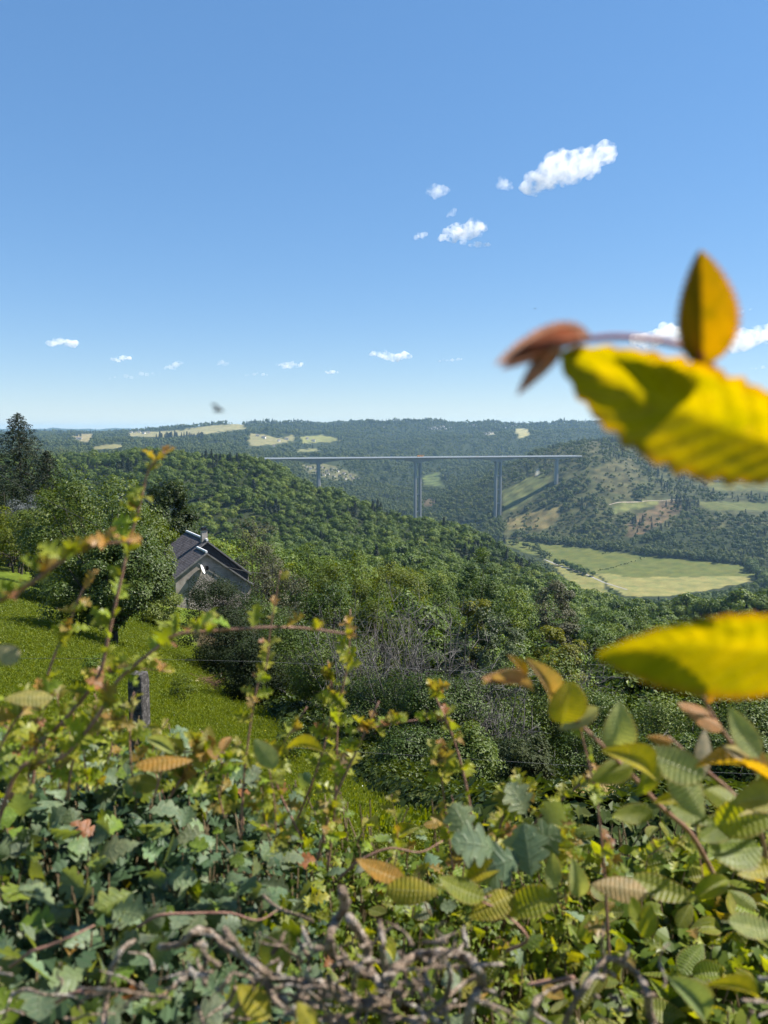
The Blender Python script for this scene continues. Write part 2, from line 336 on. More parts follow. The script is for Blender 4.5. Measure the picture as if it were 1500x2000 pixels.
def bigleaf_mat(name, under=(.30,.33,.22), transl=.45, vein=.28, nv=13.0, spec=.28, rough=.42, tcol=(.50,.46,.012), tmix=.5, rimk=.45):
    """object colour = blade colour; veins from UV (x: -1..1 across in 0..1, y along)"""
    m, n, o = newmat(name); L = n.links.new
    oi = n.nodes.new('ShaderNodeObjectInfo'); uv = nd(n, 'ShaderNodeUVMap'); sp = n.nodes.new('ShaderNodeSeparateXYZ'); L(uv.outputs[0], sp.inputs[0])
    tc = n.nodes.new('ShaderNodeTexCoord')
    ax = nd(n, 'ShaderNodeMath', operation='MULTIPLY_ADD'); ax.inputs[1].default_value = 2; ax.inputs[2].default_value = -1; L(sp.outputs[0], ax.inputs[0])
    ab = nd(n, 'ShaderNodeMath', operation='ABSOLUTE'); L(ax.outputs[0], ab.inputs[0])
    sk = nd(n, 'ShaderNodeMath', operation='MULTIPLY_ADD'); sk.inputs[1].default_value = -.20; L(ab.outputs[0], sk.inputs[0]); L(sp.outputs[1], sk.inputs[2])
    fq = nd(n, 'ShaderNodeMath', operation='MULTIPLY'); fq.inputs[1].default_value = nv*6.283; L(sk.outputs[0], fq.inputs[0])
    co = nd(n, 'ShaderNodeMath', operation='COSINE'); L(fq.outputs[0], co.inputs[0])
    vr = nd(n, 'ShaderNodeMapRange'); vr.inputs['From Min'].default_value = .55; vr.inputs['From Max'].default_value = 1; L(co.outputs[0], vr.inputs['Value'])
    mr = nd(n, 'ShaderNodeMapRange'); mr.inputs['From Min'].default_value = .07; mr.inputs['From Max'].default_value = .02; L(ab.outputs[0], mr.inputs['Value'])
    mxv = nd(n, 'ShaderNodeMath', operation='MAXIMUM'); L(vr.outputs[0], mxv.inputs[0]); L(mr.outputs[0], mxv.inputs[1])
    vm = nd(n, 'ShaderNodeMath', operation='MULTIPLY'); vm.inputs[1].default_value = vein; L(mxv.outputs[0], vm.inputs[0])
    ns = nd(n, 'ShaderNodeTexNoise', Scale=60, Detail=5); L(tc.outputs['Object'], ns.inputs['Vector'])
    nr = ramp(n, [(.72,.70,.62),(1.12,1.1,1.05)], [.3,.7]); L(ns.outputs['Fac'], nr.inputs[0])
    c1 = nd(n, 'ShaderNodeMix', data_type='RGBA', blend_type='MULTIPLY'); c1.inputs['Factor'].default_value = 1; L(oi.outputs['Color'], c1.inputs['A']); L(nr.outputs[0], c1.inputs['B'])
    # reddish brown rim
    rim = nd(n, 'ShaderNodeMapRange'); rim.inputs['From Min'].default_value = .78; rim.inputs['From Max'].default_value = 1.0; rim.inputs['To Max'].default_value = rimk; L(ab.outputs[0], rim.inputs['Value'])
    c15 = nd(n, 'ShaderNodeMix', data_type='RGBA'); c15.inputs['B'].default_value = (.22,.10,.03,1); L(rim.outputs[0], c15.inputs['Factor']); 
    n3 = nd(n, 'ShaderNodeTexNoise', Scale=4.5, Detail=4); L(tc.outputs['Object'], n3.inputs['Vector'])
    r3 = ramp(n, [(.62,.70,.75),(1.08,1.03,1.0)], [.35,.62]); L(n3.outputs['Fac'], r3.inputs[0])
    c11 = nd(n, 'ShaderNodeMix', data_type='RGBA', blend_type='MULTIPLY'); c11.inputs['Factor'].default_value = 1; L(c1.outputs['Result'], c11.inputs['A']); L(r3.outputs[0], c11.inputs['B'])
    n4 = nd(n, 'ShaderNodeTexNoise', Scale=22, Detail=2); L(tc.outputs['Object'], n4.inputs['Vector'])
    sp4 = nd(n, 'ShaderNodeMapRange'); sp4.inputs['From Min'].default_value = .69; sp4.inputs['From Max'].default_value = .74; sp4.inputs['To Max'].default_value = .7; L(n4.outputs['Fac'], sp4.inputs['Value'])
    c12 = nd(n, 'ShaderNodeMix', data_type='RGBA'); c12.inputs['B'].default_value = (.16,.08,.03,1); L(sp4.outputs[0], c12.inputs['Factor']); L(c11.outputs['Result'], c12.inputs['A']); L(c12.outputs['Result'], c15.inputs['A'])
    c2 = nd(n, 'ShaderNodeMix', data_type='RGBA'); c2.inputs['B'].default_value = (.5,.48,.26,1); L(vm.outputs[0], c2.inputs['Factor']); L(c15.outputs['Result'], c2.inputs['A'])
    ge = n.nodes.new('ShaderNodeNewGeometry')
    c3 = nd(n, 'ShaderNodeMix', data_type='RGBA'); c3.inputs['B'].default_value = (*under, 1)
    uf = nd(n, 'ShaderNodeMath', operation='MULTIPLY'); uf.inputs[1].default_value = .35; L(ge.outputs['Backfacing'], uf.inputs[0]); L(uf.outputs[0], c3.inputs['Factor']); L(c2.outputs['Result'], c3.inputs['A'])
    b = nd(n, 'ShaderNodeBsdfPrincipled', Roughness=rough); b.inputs['Specular IOR Level'].default_value = spec; L(c3.outputs['Result'], b.inputs['Base Color'])
    bp = nd(n, 'ShaderNodeBump', Strength=.5, Distance=.002); L(mxv.outputs[0], bp.inputs['Height']); L(bp.outputs[0], b.inputs['Normal'])
    t = n.nodes.new('ShaderNodeBsdfTranslucent')
    hs = nd(n, 'ShaderNodeHueSaturation', Hue=.49, Saturation=1.12, Value=1.7); L(c15.outputs['Result'], hs.inputs['Color'])
    tm = nd(n, 'ShaderNodeMix', data_type='RGBA'); tm.inputs['Factor'].default_value = tmix; tm.inputs['B'].default_value = (*tcol, 1); L(hs.outputs[0], tm.inputs['A']); L(tm.outputs['Result'], t.inputs['Color'])
    ms = nd(n, 'ShaderNodeMixShader'); ms.inputs[0].default_value = transl
    L(b.outputs[0], ms.inputs[1]); L(t.outputs[0], ms.inputs[2]); L(ms.outputs[0], o.inputs['Surface'])
    return m
M['hornbeam'] = bigleaf_mat('hornbeam_leaf', vein=.36, nv=12.0, transl=.5, tmix=.35)
M['hawthorn'] = bigleaf_mat('hawthorn_leaf', vein=.10, nv=4, transl=.42, tcol=(.38,.40,.012), rimk=.2)
M['oak'] = bigleaf_mat('oak_leaf', under=(.2,.24,.17), vein=.07, nv=6, transl=.36, spec=.3, rough=.5, tcol=(.26,.29,.006), tmix=.8, rimk=.12)

# ------------------------------------------------------------------ terrain mesh
def build_terrain():
    s = np.concatenate([np.linspace(-1.6, -.66, 14), np.linspace(-.62, .62, 330), np.linspace(.66, 1.6, 14)])
    Y = np.concatenate([np.linspace(-14, 2, 9), np.exp(np.linspace(math.log(2.6), math.log(880), 190)),
                        np.exp(np.linspace(math.log(890), math.log(5600), 330)), np.exp(np.linspace(math.log(5700), math.log(15500), 26))])
    S, YY = np.meshgrid(s, Y, indexing='ij'); X = S*(YY+20)*np.where(YY < 2, 1, 1)
    Z = H(X, YY)
    px, py = proj(X, np.maximum(YY, .1), Z)
    ns = _fr(X, YY, 1, 55, 21, 4); ns2 = _fr(X, YY, 1, 38, 27, 4)
    col = np.zeros(X.shape+(3,)); col[:] = (.022,.030,.012)
    col += (np.clip(ns, -1, 1)*.006)[..., None]
    # near garden grass
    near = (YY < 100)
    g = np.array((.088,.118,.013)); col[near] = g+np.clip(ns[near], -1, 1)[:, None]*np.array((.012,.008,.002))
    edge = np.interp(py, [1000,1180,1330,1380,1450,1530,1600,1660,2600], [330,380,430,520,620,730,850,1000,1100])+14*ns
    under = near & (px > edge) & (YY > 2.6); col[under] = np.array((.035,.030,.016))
    dry = near & (YY > 6) & (YY < 30) & (inpoly(px, py, [(1085,1690),(1100,1590),(1170,1560),(1225,1580),(1245,1650),(1330,1690)]) | inpoly(px, py, [(930,1470),(1030,1440),(1040,1500),(950,1540)]))
    col[dry] = (.27,.20,.07)
    hz = (YY > 1450) & (YY < 2500) & (px > 980); col[hz] = np.array((.048,.052,.024))*(1+.4*np.clip(ns2[hz], -1, 1))[:, None]
    for poly, y0, y1, c in FIELDS:
        m = (YY > y0) & (YY < y1) & inpoly(px+2.2*ns, py+.8*ns2, poly)
        wild = c in (SCR, BRN, OLV) or c[0] < .075 or (c[1] < .099 and c[2] > .035 and c[0] > .084) or c == (.13,.11,.05)
        col[m] = np.array(c)*(1+(.40 if wild else .12)*np.clip(ns2[m], -1, 1))[:, None]
    nS, nY = X.shape
    idx = np.arange(nS*nY).reshape(nS, nY)
    F = np.stack([idx[:-1, :-1], idx[1:, :-1], idx[1:, 1:], idx[:-1, 1:]], -1).reshape(-1, 4)
    m, n, o = newmat('ground'); L = n.links.new
    at = nd(n, 'ShaderNodeAttribute', attribute_name='gcol'); tc = n.nodes.new('ShaderNodeTexCoord')
    n1 = nd(n, 'ShaderNodeTexNoise', Scale=1.3, Detail=9, Roughness=.7); L(tc.outputs['Object'], n1.inputs['Vector'])
    n2 = nd(n, 'ShaderNodeTexNoise', Scale=.06, Detail=7, Roughness=.65); L(tc.outputs['Object'], n2.inputs['Vector'])
    r1 = ramp(n, [(.55,.6,.5),(1.35,1.25,1.2)], [.3,.72]); L(n1.outputs['Fac'], r1.inputs[0])
    r2 = ramp(n, [(.75,.85,.8),(1.22,1.1,1.05)], [.35,.65]); L(n2.outputs['Fac'], r2.inputs[0])
    a = nd(n, 'ShaderNodeMix', data_type='RGBA', blend_type='MULTIPLY'); a.inputs['Factor'].default_value = 1; L(at.outputs['Color'], a.inputs['A']); L(r1.outputs[0], a.inputs['B'])
    b_ = nd(n, 'ShaderNodeMix', data_type='RGBA', blend_type='MULTIPLY'); b_.inputs['Factor'].default_value = 1; L(a.outputs['Result'], b_.inputs['A']); L(r2.outputs[0], b_.inputs['B'])
    b = nd(n, 'ShaderNodeBsdfPrincipled', Roughness=.95); b.inputs['Specular IOR Level'].default_value = .1
    L(b_.outputs['Result'], b.inputs['Base Color']); L(b.outputs[0], o.inputs['Surface'])
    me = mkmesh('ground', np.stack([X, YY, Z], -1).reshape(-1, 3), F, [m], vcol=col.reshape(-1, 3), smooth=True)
    ob = mkobj('ground', me); tag(ob, kind='structure')
build_terrain()

def ribbon(name, pts, width, mat, lift=.25, kind='structure'):
    P_ = np.array(pts, float); d = np.gradient(P_, axis=0); d /= np.linalg.norm(d, axis=1)[:, None]
    nrm = np.stack([-d[:, 1], d[:, 0]], 1); V = []
    for k in (-.5, -.17, .17, .5):
        q = P_+nrm*width*k; V.append(np.stack([q[:, 0], q[:, 1], H(q[:, 0], q[:, 1])+lift], 1))
    n = len(P_); V = np.vstack(V)
    F = [(c*n+i, c*n+i+1, (c+1)*n+i+1, (c+1)*n+i) for c in range(3) for i in range(n-1)]
    tag(mkobj(name, mkmesh(name, V, np.array(F), [mat], smooth=True)), kind=kind)
def unproj(px, py, y0, y1):
    Ys = np.exp(np.linspace(math.log(y0), math.log(y1), 1500))
    a = (px-750)/F0; b = -(py-1000)/F0
    s = Ys/(math.cos(PITCH)+b*math.sin(PITCH)); X = a*s; Z = (-math.sin(PITCH)+b*math.cos(PITCH))*s
    h = H(X, Ys); k = np.argmax(Z < h)
    if not (Z < h).any(): k = np.argmin(np.abs(Z-h))
    return float(X[k]), float(Ys[k]), float(h[k])
def densify(pts, n=8):
    out = []
    for a, b in zip(pts[:-1], pts[1:]):
        for t in np.linspace(0, 1, n, endpoint=False): out.append((a[0]*(1-t)+b[0]*t, a[1]*(1-t)+b[1]*t))
    return out+[pts[-1][:2]]
M['dirt'] = surfmat('dirt_track', (.20,.165,.12), (.28,.24,.18), .3, .95, .2)
M['lane'] = surfmat('grey_lane', (.18,.17,.155), (.25,.24,.22), .3, .95, .1)
ribbon('lane', densify([unproj(*p, 800, 1800) for p in [(1064,1093),(1100,1108),(1140,1120),(1180,1138),(1225,1152)]]), 3.6, M['lane'])
ribbon('track', densify([unproj(*p, 1200, 1900) for p in [(1190,986),(1230,981),(1280,978),(1330,976)]]), 3.2, M['dirt'])

# ------------------------------------------------------------------ viaduct
def build_viaduct():
    A = np.array([-225.0, 1500.0, -55.2]); B = np.array([446.0, 1760.0, -59.0])
    d = (B-A); Ln = np.linalg.norm(d[:2]); ax = np.array([d[0], d[1], 0])/Ln; tr = np.array([ax[1], -ax[0], 0])  # tr points to the camera side
    def at(t): return A+d*t
    root = empty('viaduct', tuple(A), 'tall grey concrete motorway viaduct crossing the wooded valley', 'viaduct')
    root_l = np.array(A)
    piers = [-.14, .14, .441, .7086, .917]
    def depth(t):
        dd = min(abs(t-p)*Ln for p in piers); k = max(0, 1-dd/78)
        big = 1 if t > .02 and t < .86 else .45
        return 3.6+8.2*k*k*big
    ts = np.linspace(-.26, 1.0, 90)
    # box girder
    V = []; hw = 4.6
    for t in ts:
        p = at(t)-root_l; D = depth(t)
        for (o, z) in ((-10.2, -.0), (-10.2, -.45), (-5.2, -1.25), (-hw, -D), (hw, -D), (5.2, -1.25), (10.2, -.45), (10.2, 0)):
            V.append(p+tr*o+np.array([0, 0, z]))
    n = len(ts); F = [(i*8+j, i*8+(j+1) % 8, (i+1)*8+(j+1) % 8, (i+1)*8+j) for i in range(n-1) for j in range(8)]
    mkobj('box_girder', mkmesh('box_girder', V, np.array(F), [M['concrete']]), root)
    V = []
    for t in ts:
        p = at(t)-root_l; V += [p+tr*-9.6+[0, 0, .02], p+tr*9.6+[0, 0, .02]]
    F = [(2*i, 2*i+1, 2*i+3, 2*i+2) for i in range(n-1)]
    mkobj('carriageway', mkmesh('carriageway', V, np.array(F), [M['asphalt']]), root)
    for o in (-10.1, 10.1):
        V = []
        for t in ts:
            p = at(t)-root_l
            V += [p+tr*(o-.25)+[0, 0, .03], p+tr*(o+.25)+[0, 0, -.9], p+tr*(o+.25)+[0, 0, 1.15], p+tr*(o-.25)+[0, 0, 1.15]]
        F = [(i*4+j, i*4+(j+1) % 4, (i+1)*4+(j+1) % 4, (i+1)*4+j) for i in range(n-1) for j in range(4)]
        mkobj('parapet', mkmesh('parapet', V, np.array(F), [M['parapet']]), root)
    for k, t in enumerate(piers[1:]):
        p = at(t); D = depth(t); g = h1(p[0], p[1])
        zb = min(g-10, -120) if k in (0,) else g-8
        zb = {0: g-8, 1: -226, 2: min(g-4, -209), 3: g-6}[k]
        pr = bpy.data.objects.new('pier', None); COL.objects.link(pr); pr.parent = root; pr.location = tuple(p-root_l)
        single = k in (0, 3)
        for sgn in ((0,) if single else (-1, 1)):
            th, wd = (6.0, 9.5) if single else (4.4, 9.0)
            mb = MB(); top = -D+.4; Hh = zb-p[2]
            for (sw, x0) in ((1.0, 0),):
                # octagonal-ish shaft with a slight taper: wider at the foot
                prof = [(-.5,-.36),(-.5,.36),(-.34,.5),(.34,.5),(.5,.36),(.5,-.36),(.34,-.5),(-.34,-.5)]
                Vv = []
                levels = [top, top-6, top-30, (top+Hh)/2, Hh+30, Hh]
                for z in levels:
                    f = 1+.10*(top-z)/max(1, top-Hh)
                    for a, b in prof: Vv.append(ax*(a*th*f+sgn*5.55)+tr*b*wd*f+np.array([0, 0, z]))
                Fq = [(i*8+j, i*8+(j+1) % 8, (i+1)*8+(j+1) % 8, (i+1)*8+j) for i in range(len(levels)-1) for j in range(8)]
                mb.add(Vv, Fq)
            mb.obj('shaft', M['concrete'], pr)
        if not single:
            for z in np.linspace(-42, zb-p[2]+18, 4)[:3]:
                mb = MB(); mb.box((0, 0, z), (7.2, 5.0, 2.6), ax=np.array([ax, tr, [0, 0, 1]])); mb.obj('cross_beam', M['concrete'], pr)
        mb = MB(); mb.box((0, 0, -D+.1), (17 if not single else 8, 9.4, 1.6), ax=np.array([ax, tr, [0, 0, 1]])); mb.obj('pier_head', M['concrete'], pr)
    # orange inspection rig on the deck above the second pier
    c = at(.445)+tr*6
    r = empty('gantry_truck', tuple(c+[0, 0, .05]), 'orange work rig parked on the viaduct deck above the twin-shaft pier', 'work rig')
    axm = np.array([ax, tr, [0, 0, 1]])
    mb = MB(); mb.box((0, 0, 2.0), (13, 2.6, 1.2), axm); mb.box((-5.2, 0, 0) if False else tuple(ax*-5.0+[0, 0, 3.3]), (3, 2.4, 1.6), axm); mb.obj('chassis', M['orange'], r)
    mb = MB(); mb.box(tuple(ax*2+[0, 0, 4.1]), (15, 1.2, .8), axm); mb.obj('boom', M['orange'], r)
    for q in (-4.5, -1, 4):
        for s_ in (-1, 1):
            mb = MB(); cc = ax*q+tr*s_*1.1+np.array([0, 0, .7]); mb.tube([cc-tr*.2, cc+tr*.2], .7, 10); mb.obj('wheel', M['dark'], r)
    for t, lab in ((.63, 'small orange hoarding on the deck between the twin-shaft pier and the tallest pier'), (.74, 'small orange hoarding on the deck right of the tallest pier')):
        c = at(t)+tr*8
        mb = MB(); mb.box((0, 0, .75), (9, .15, 1.1), axm)
        for q in (-4, 0, 4): mb.box(tuple(ax*q+[0, 0, .35]), (.2, .8, .7), axm)
        o = mb.obj('barrier', M['orange'], None, tuple(c+[0, 0, .02])); tag(o, lab, 'barrier')
build_viaduct()

# ------------------------------------------------------------------ house in the hollow
HOUSE = None
def build_house():
    ax = np.array([.872, .49, 0]); nn = np.array([-.49, .872, 0]); Zv = np.array([0, 0, 1.0])
    A0 = np.array(P(402, 1078, 80)); base = -20.5
    root = empty('house', (A0[0], A0[1], base), 'old rendered stone house with grey slate roofs among the trees', 'house')
    O = np.array([A0[0], A0[1], base]); za = A0[2]-base
    def W(a, n, z): return ax*a+nn*n+Zv*z
    L0, R0, zl, zr = -3.25, 4.9, za-2.25, za-3.75
    # front wing wall: gable polygon extruded
    mb = MB(); mb.prism([W(L0, 0, 0), W(R0, 0, 0), W(R0, 0, zr-.1), W(0, 0, za-.12), W(L0, 0, zl-.1)], nn*3.6); mb.obj('wall', M['render'], root)
    def slope(a0, z0, a1, z1, n0, n1, name='roof', over=.25, t=.12, parent=root):
        # a0,z0 ridge ; a1,z1 eave
        d = np.array([a1-a0, z1-z0]); Ls = np.linalg.norm(d); d /= Ls
        a1, z1 = a0+d[0]*(Ls+over), z0+d[1]*(Ls+over)
        top = [W(a0, n0, z0), W(a1, n0, z1), W(a1, n1, z1), W(a0, n1, z0)]
        V = np.array(top+[p-Zv*t for p in top])
        uvs = [(n0, 0), (n0, Ls), (n1, Ls), (n1, 0)]*2
        me = mkmesh(name, V, np.array([(0,1,2,3),(7,6,5,4),(0,4,5,1),(1,5,6,2),(2,6,7,3),(3,7,4,0)]), [M['slate']], uv=uvs)
        return mkobj(name, me, parent)
    slope(0, za, L0, zl, -.25, 3.62); slope(0, za, R0, zr, -.25, 3.62)
    # rear, taller wing: apex 1.1 m right, about 1 m higher
    ap = 1.15; B0 = np.array(P(403, 1055, A0[1]+3.6*.872+ap*.49)); zb = B0[2]-base
    L1, R1 = -4.6, 5.9
    zl1, zr1 = zb-4.15, zb-3.95
    mb = MB(); mb.prism([W(L1, 3.6, 0), W(R1, 3.6, 0), W(R1, 3.6, zr1-.1), W(ap, 3.6, zb-.12), W(L1, 3.6, zl1-.1)], nn*8.2); mb.obj('wall', M['render'], root)
    # slate-hung gable face
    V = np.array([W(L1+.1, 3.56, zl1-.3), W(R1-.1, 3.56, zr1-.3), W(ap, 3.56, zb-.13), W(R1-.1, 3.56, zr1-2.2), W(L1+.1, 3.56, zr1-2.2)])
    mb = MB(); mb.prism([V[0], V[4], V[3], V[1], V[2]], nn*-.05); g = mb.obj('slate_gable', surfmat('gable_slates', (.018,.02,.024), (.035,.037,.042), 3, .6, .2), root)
    slope(ap, zb, L1, zl1, 3.3, 11.9); slope(ap, zb, R1, zr1, 3.3, 11.9)
    # zinc ridges and rake boards
    def bar(a, b, w_, name, mat):
        mb = MB(); mb.tube([a, b], w_, 6); mb.obj(name, mat, root)
    bar(W(0, -.3, za+.05), W(0, 3.3, za+.05), .13, 'ridge_cap', M['zinc'])
    bar(W(ap, 3.25, zb+.05), W(ap, 11.9, zb+.05), .13, 'ridge_cap', M['zinc'])
    for (a0, z0, a1, z1, n0) in ((0, za, L0-.2, zl-.15, -.28), (0, za, R0+.2, zr-.15, -.28), (ap, zb, L1-.2, zl1-.15, 3.27), (ap, zb, R1+.2, zr1-.15, 3.27)):
        mb = MB(); mb.prism([W(a0, n0, z0-.02), W(a0, n0, z0-.2), W(a1, n0, z1-.2), W(a1, n0, z1-.02)], nn*-.04); mb.obj('rake_board', M['gutter'], root)
    bar(W(R0+.25, -.2, zr-.2), W(R0+.25, 3.5, zr-.2), .08, 'gutter', M['gutter'])
    # chimney
    mb = MB(); mb.box(W(ap-.1, 4.2, zb+.25), (.62, .62, 1.7), np.array([ax, nn, Zv]))
    ch = mb.obj('chimney', M['render'], root)
    mb = MB(); mb.box(W(ap-.1, 4.2, zb+1.13), (.78, .78, .1), np.array([ax, nn, Zv])); mb.box(W(ap-.1, 4.2, zb+1.3), (.5, .5, .22), np.array([ax, nn, Zv])); mb.obj('chimney_cap', M['dark'], ch)
    # window with frame, vent, dish
    wa, wz = .05, za-1.75
    mb = MB(); mb.box(W(wa, -.02, wz), (.36, .06, .5), np.array([ax, nn, Zv])); wn = mb.obj('window', M['dark'], root)
    mb = MB()
    for q in (-.2, .2): mb.box(W(wa+q, -.05, wz), (.05, .06, .58), np.array([ax, nn, Zv]))
    for q in (-.27, .27): mb.box(W(wa, -.052, wz+q), (.46, .06, .05), np.array([ax, nn, Zv]))
    mb.obj('frame', M['gutter'], wn)
    mb = MB(); mb.box(W(2.1, -.03, za-1.55), (.3, .08, .2), np.array([ax, nn, Zv])); mb.obj('vent', M['dark'], root)
    # stair-like string of drain pipe on the left of the gable
    bar(W(-1.9, -.06, za-2.6), W(-1.9, -.06, za-6.0), .035, 'downpipe', M['gutter'])
    # satellite dish
    dc = W(-.62, -.42, za-1.75); nrm = (ax*.80+nn*-.42+Zv*.38); nrm /= np.linalg.norm(nrm)
    x = np.cross(nrm, Zv); x /= np.linalg.norm(x); y = np.cross(x, nrm); V = []; F = []
    for i, r_ in enumerate((.02, .18, .34, .46)):
        for j in range(16):
            a = j*2*math.pi/16; V.append(dc+(x*math.cos(a)+y*math.sin(a)*1.15)*r_+nrm*(r_*r_*.7))
    for i in range(3):
        for j in range(16): F.append((i*16+j, i*16+(j+1) % 16, (i+1)*16+(j+1) % 16, (i+1)*16+j))
    dish = empty('satellite_dish', tuple(O+dc), 'white satellite dish mounted on the gable beside the little window', 'satellite dish')
    me = mkmesh('dish', np.array(V)-dc, np.array(F), [M['white']], smooth=True); mkobj('reflector', me, dish)
    mb = MB(); mb.tube([nrm*.02, nrm*-.12, W(-.1, .42, -.1)], .02, 6); mb.tube([(x*0-y*.4+nrm*.1), nrm*.42], .012, 5); mb.obj('arm', M['gutter'], dish)
    # overhead cables
    def cable(p0, p1, sag, lab, r_=.018):
        p0 = np.array(p0, float); p1 = np.array(p1, float)
        pts = [p0+(p1-p0)*t-np.array([0, 0, 4*sag*t*(1-t)]) for t in np.linspace(0, 1, 26)]
        mb = MB(); mb.tube([q-p0 for q in pts], r_, 5)
        o = mb.obj('overhead_cable', M['cable'], None, tuple(p0)); tag(o, lab, 'cable')
    hook = O+W(2.3, -.35, za-1.75)
    cable(P(-40, 905, 27), hook, 1.0, 'thin black overhead cable sagging from the left edge to the house gable', .014)
    cable(hook+np.array([0, -.05, 0]), P(520, 1120, 84), .15, 'short cable running from the gable hook to the right eave', .03)
    return O, ax, nn
HOUSE = build_house()

# ------------------------------------------------------------------ far villages and farms
def build_villages():
    def house_mesh(w_, d_, h_, rh, seed):
        mb = MB(); mb.box((0, 0, h_/2-1), (w_, d_, h_+2), m=0)
        mb.prism([(-w_/2-.4, -d_/2-.4, h_), (-w_/2-.4, d_/2+.4, h_), (-w_/2-.4, 0, h_+rh)], (w_+.8, 0, 0), m=1)
        for q in np.linspace(-w_/2+1.6, w_/2-1.6, 4): mb.box((q, -d_/2-.03, h_*.55), (1.0, .1, 1.3), m=2); mb.box((q, d_/2+.03, h_*.55), (1.0, .1, 1.3), m=2)
        mb.box((w_*.25, 0, h_+rh+.3), (.8, .8, 1.6), m=0)
        return mb.mesh('far_house', [M['cream'], M['tile'], M['dark']])
    ms = [house_mesh(12, 9, 4.5, 3.2, 0), house_mesh(16, 9, 5.5, 3.5, 1), house_mesh(10, 8, 6.0, 3.0, 2)]
    groups = [
     ('pale house in the hamlet seen under the left end of the viaduct', 'houses of the hamlet under the viaduct', [(598,913),(606,917),(613,915),(622,919),(630,914),(638,921),(641,927),(648,918),(652,932),(660,922),(664,930),(672,926),(675,936),(684,931),(690,937),(632,929),(618,924),(700,936)], 1900, 3200),
     ('white house of the ridge village above the middle of the viaduct', 'houses of the ridge village in the middle', [(836,837),(842,838),(848,836),(853,838),(858,835),(862,837),(866,834),(870,838),(875,837),(880,836),(749,835),(756,836),(846,840),(858,840)], 3300, 5200),
     ('white house of the ridge village right of centre on the skyline', 'houses of the ridge village on the right', [(948,849),(956,848),(962,847),(972,832),(978,830),(983,834),(990,832),(996,831),(1001,834),(1008,832),(1014,835),(1020,832),(1026,833),(987,836),(925,832),(930,834)], 3300, 5200),
     ('small farm building beside the pale field on the far left skyline', 'farm buildings on the left skyline', [(256,845),(264,846),(272,845),(281,847),(290,846)], 2800, 5200),
     ('small building on the tan hillside field at the far left', 'buildings on the left hillside', [(150,857),(156,858)], 2000, 3800),
     ('small pale building among the fields of the facing left hillside', 'buildings among the left fields', [(503,852),(515,856),(545,862),(560,859),(535,872),(612,862),(600,858)], 2400, 4600),
     ('pale farmhouse above the field on the right-hand hillside', 'farmhouses on the right hillside', [(1398,941),(1445,938),(1453,939),(1462,937),(1419,940)], 1600, 2300),
    ]
    r = random.Random(5)
    for lab, grp, pts, y0, y1 in groups:
        for i, (px, py) in enumerate(pts):
            x, y, z = unproj(px, py, y0, y1)
            o = mkobj('far_house', ms[r.randrange(3)]); s = .62+r.random()*.38
            if y > 3300: s *= 1.15
            if 'hamlet' in grp: s *= .8
            o.location = (x, y, z+.2); o.rotation_euler = (0, 0, r.uniform(-.7, .7)); o.scale = (s, s, s)
            tag(o, lab, 'house', grp)
build_villages()

# ------------------------------------------------------------------ foliage builders
def rand_dirs(n, r):
    v = r.normal(size=(n, 3)); return v/np.linalg.norm(v, axis=1)[:, None]
def leaf_quads(C, N, size, r, aspect=.62, jitter=.5):
    """leaf-shaped faces (kite quads) at centres C with normals N"""
    n = len(C); t = rand_dirs(n, r); t = t-(t*N).sum(1)[:, None]*N; t /= np.linalg.norm(t, axis=1)[:, None]+1e-9
    b = np.cross(N, t); s = (size*(1-jitter/2+jitter*r.random(n)))[:, None] if np.ndim(size) == 0 else (size*(1-jitter/2+jitter*r.random(n)))[:, None]
    V = np.stack([C-t*s*.5, C+b*s*.5*aspect+t*s*.05+N*s*.08, C+t*s*.5, C-b*s*.5*aspect+t*s*.05+N*s*.08], 1).reshape(-1, 3)
    F = np.arange(n*4).reshape(n, 4)
    return V, F
def norm(v): return v/(np.linalg.norm(v, axis=-1, keepdims=True)+1e-9)
def crown_points(n, r, rx, ry, rz, cz, clumps=40, cr=.28, shell=.62, lower=.45, gauss=False):
    """clumpy crown: returns leaf centres, normals, value, clump centres"""
    d = rand_dirs(clumps*3, r); d = d[d[:, 2] > -lower][:clumps]
    rad = shell+(1-shell)*r.random(len(d))**.5
    rad *= 1+.12*np.sin(d[:, 0]*5+r.random()*6)+.10*np.sin(d[:, 1]*6+r.random()*6)
    cc = d*rad[:, None]*np.array([rx, ry, rz])*(1-cr*.6)+np.array([0, 0, cz])
    k = r.integers(0, len(cc), n); q = rand_dirs(n, r); q[:, 2] = q[:, 2]*.8+.12
    rr = (.55+.45*r.random(n)**.6)[:, None]
    R0 = cr*min(rx, ry)*(.7+.6*r.random(len(cc)))[k][:, None]
    C = cc[k]+q*rr*R0*np.array([1, 1, .85])
    N = norm(q*.8+norm(C-np.array([0, 0, cz*.8]))*.5+np.array([0, 0, .45])+r.normal(size=(n, 3))*.45)
    v = np.clip(.5+.28*r.normal(size=n)*.6+.22*(r.random(len(cc))-.5)[k]*2, 0, 1)
    return C, N, v, cc
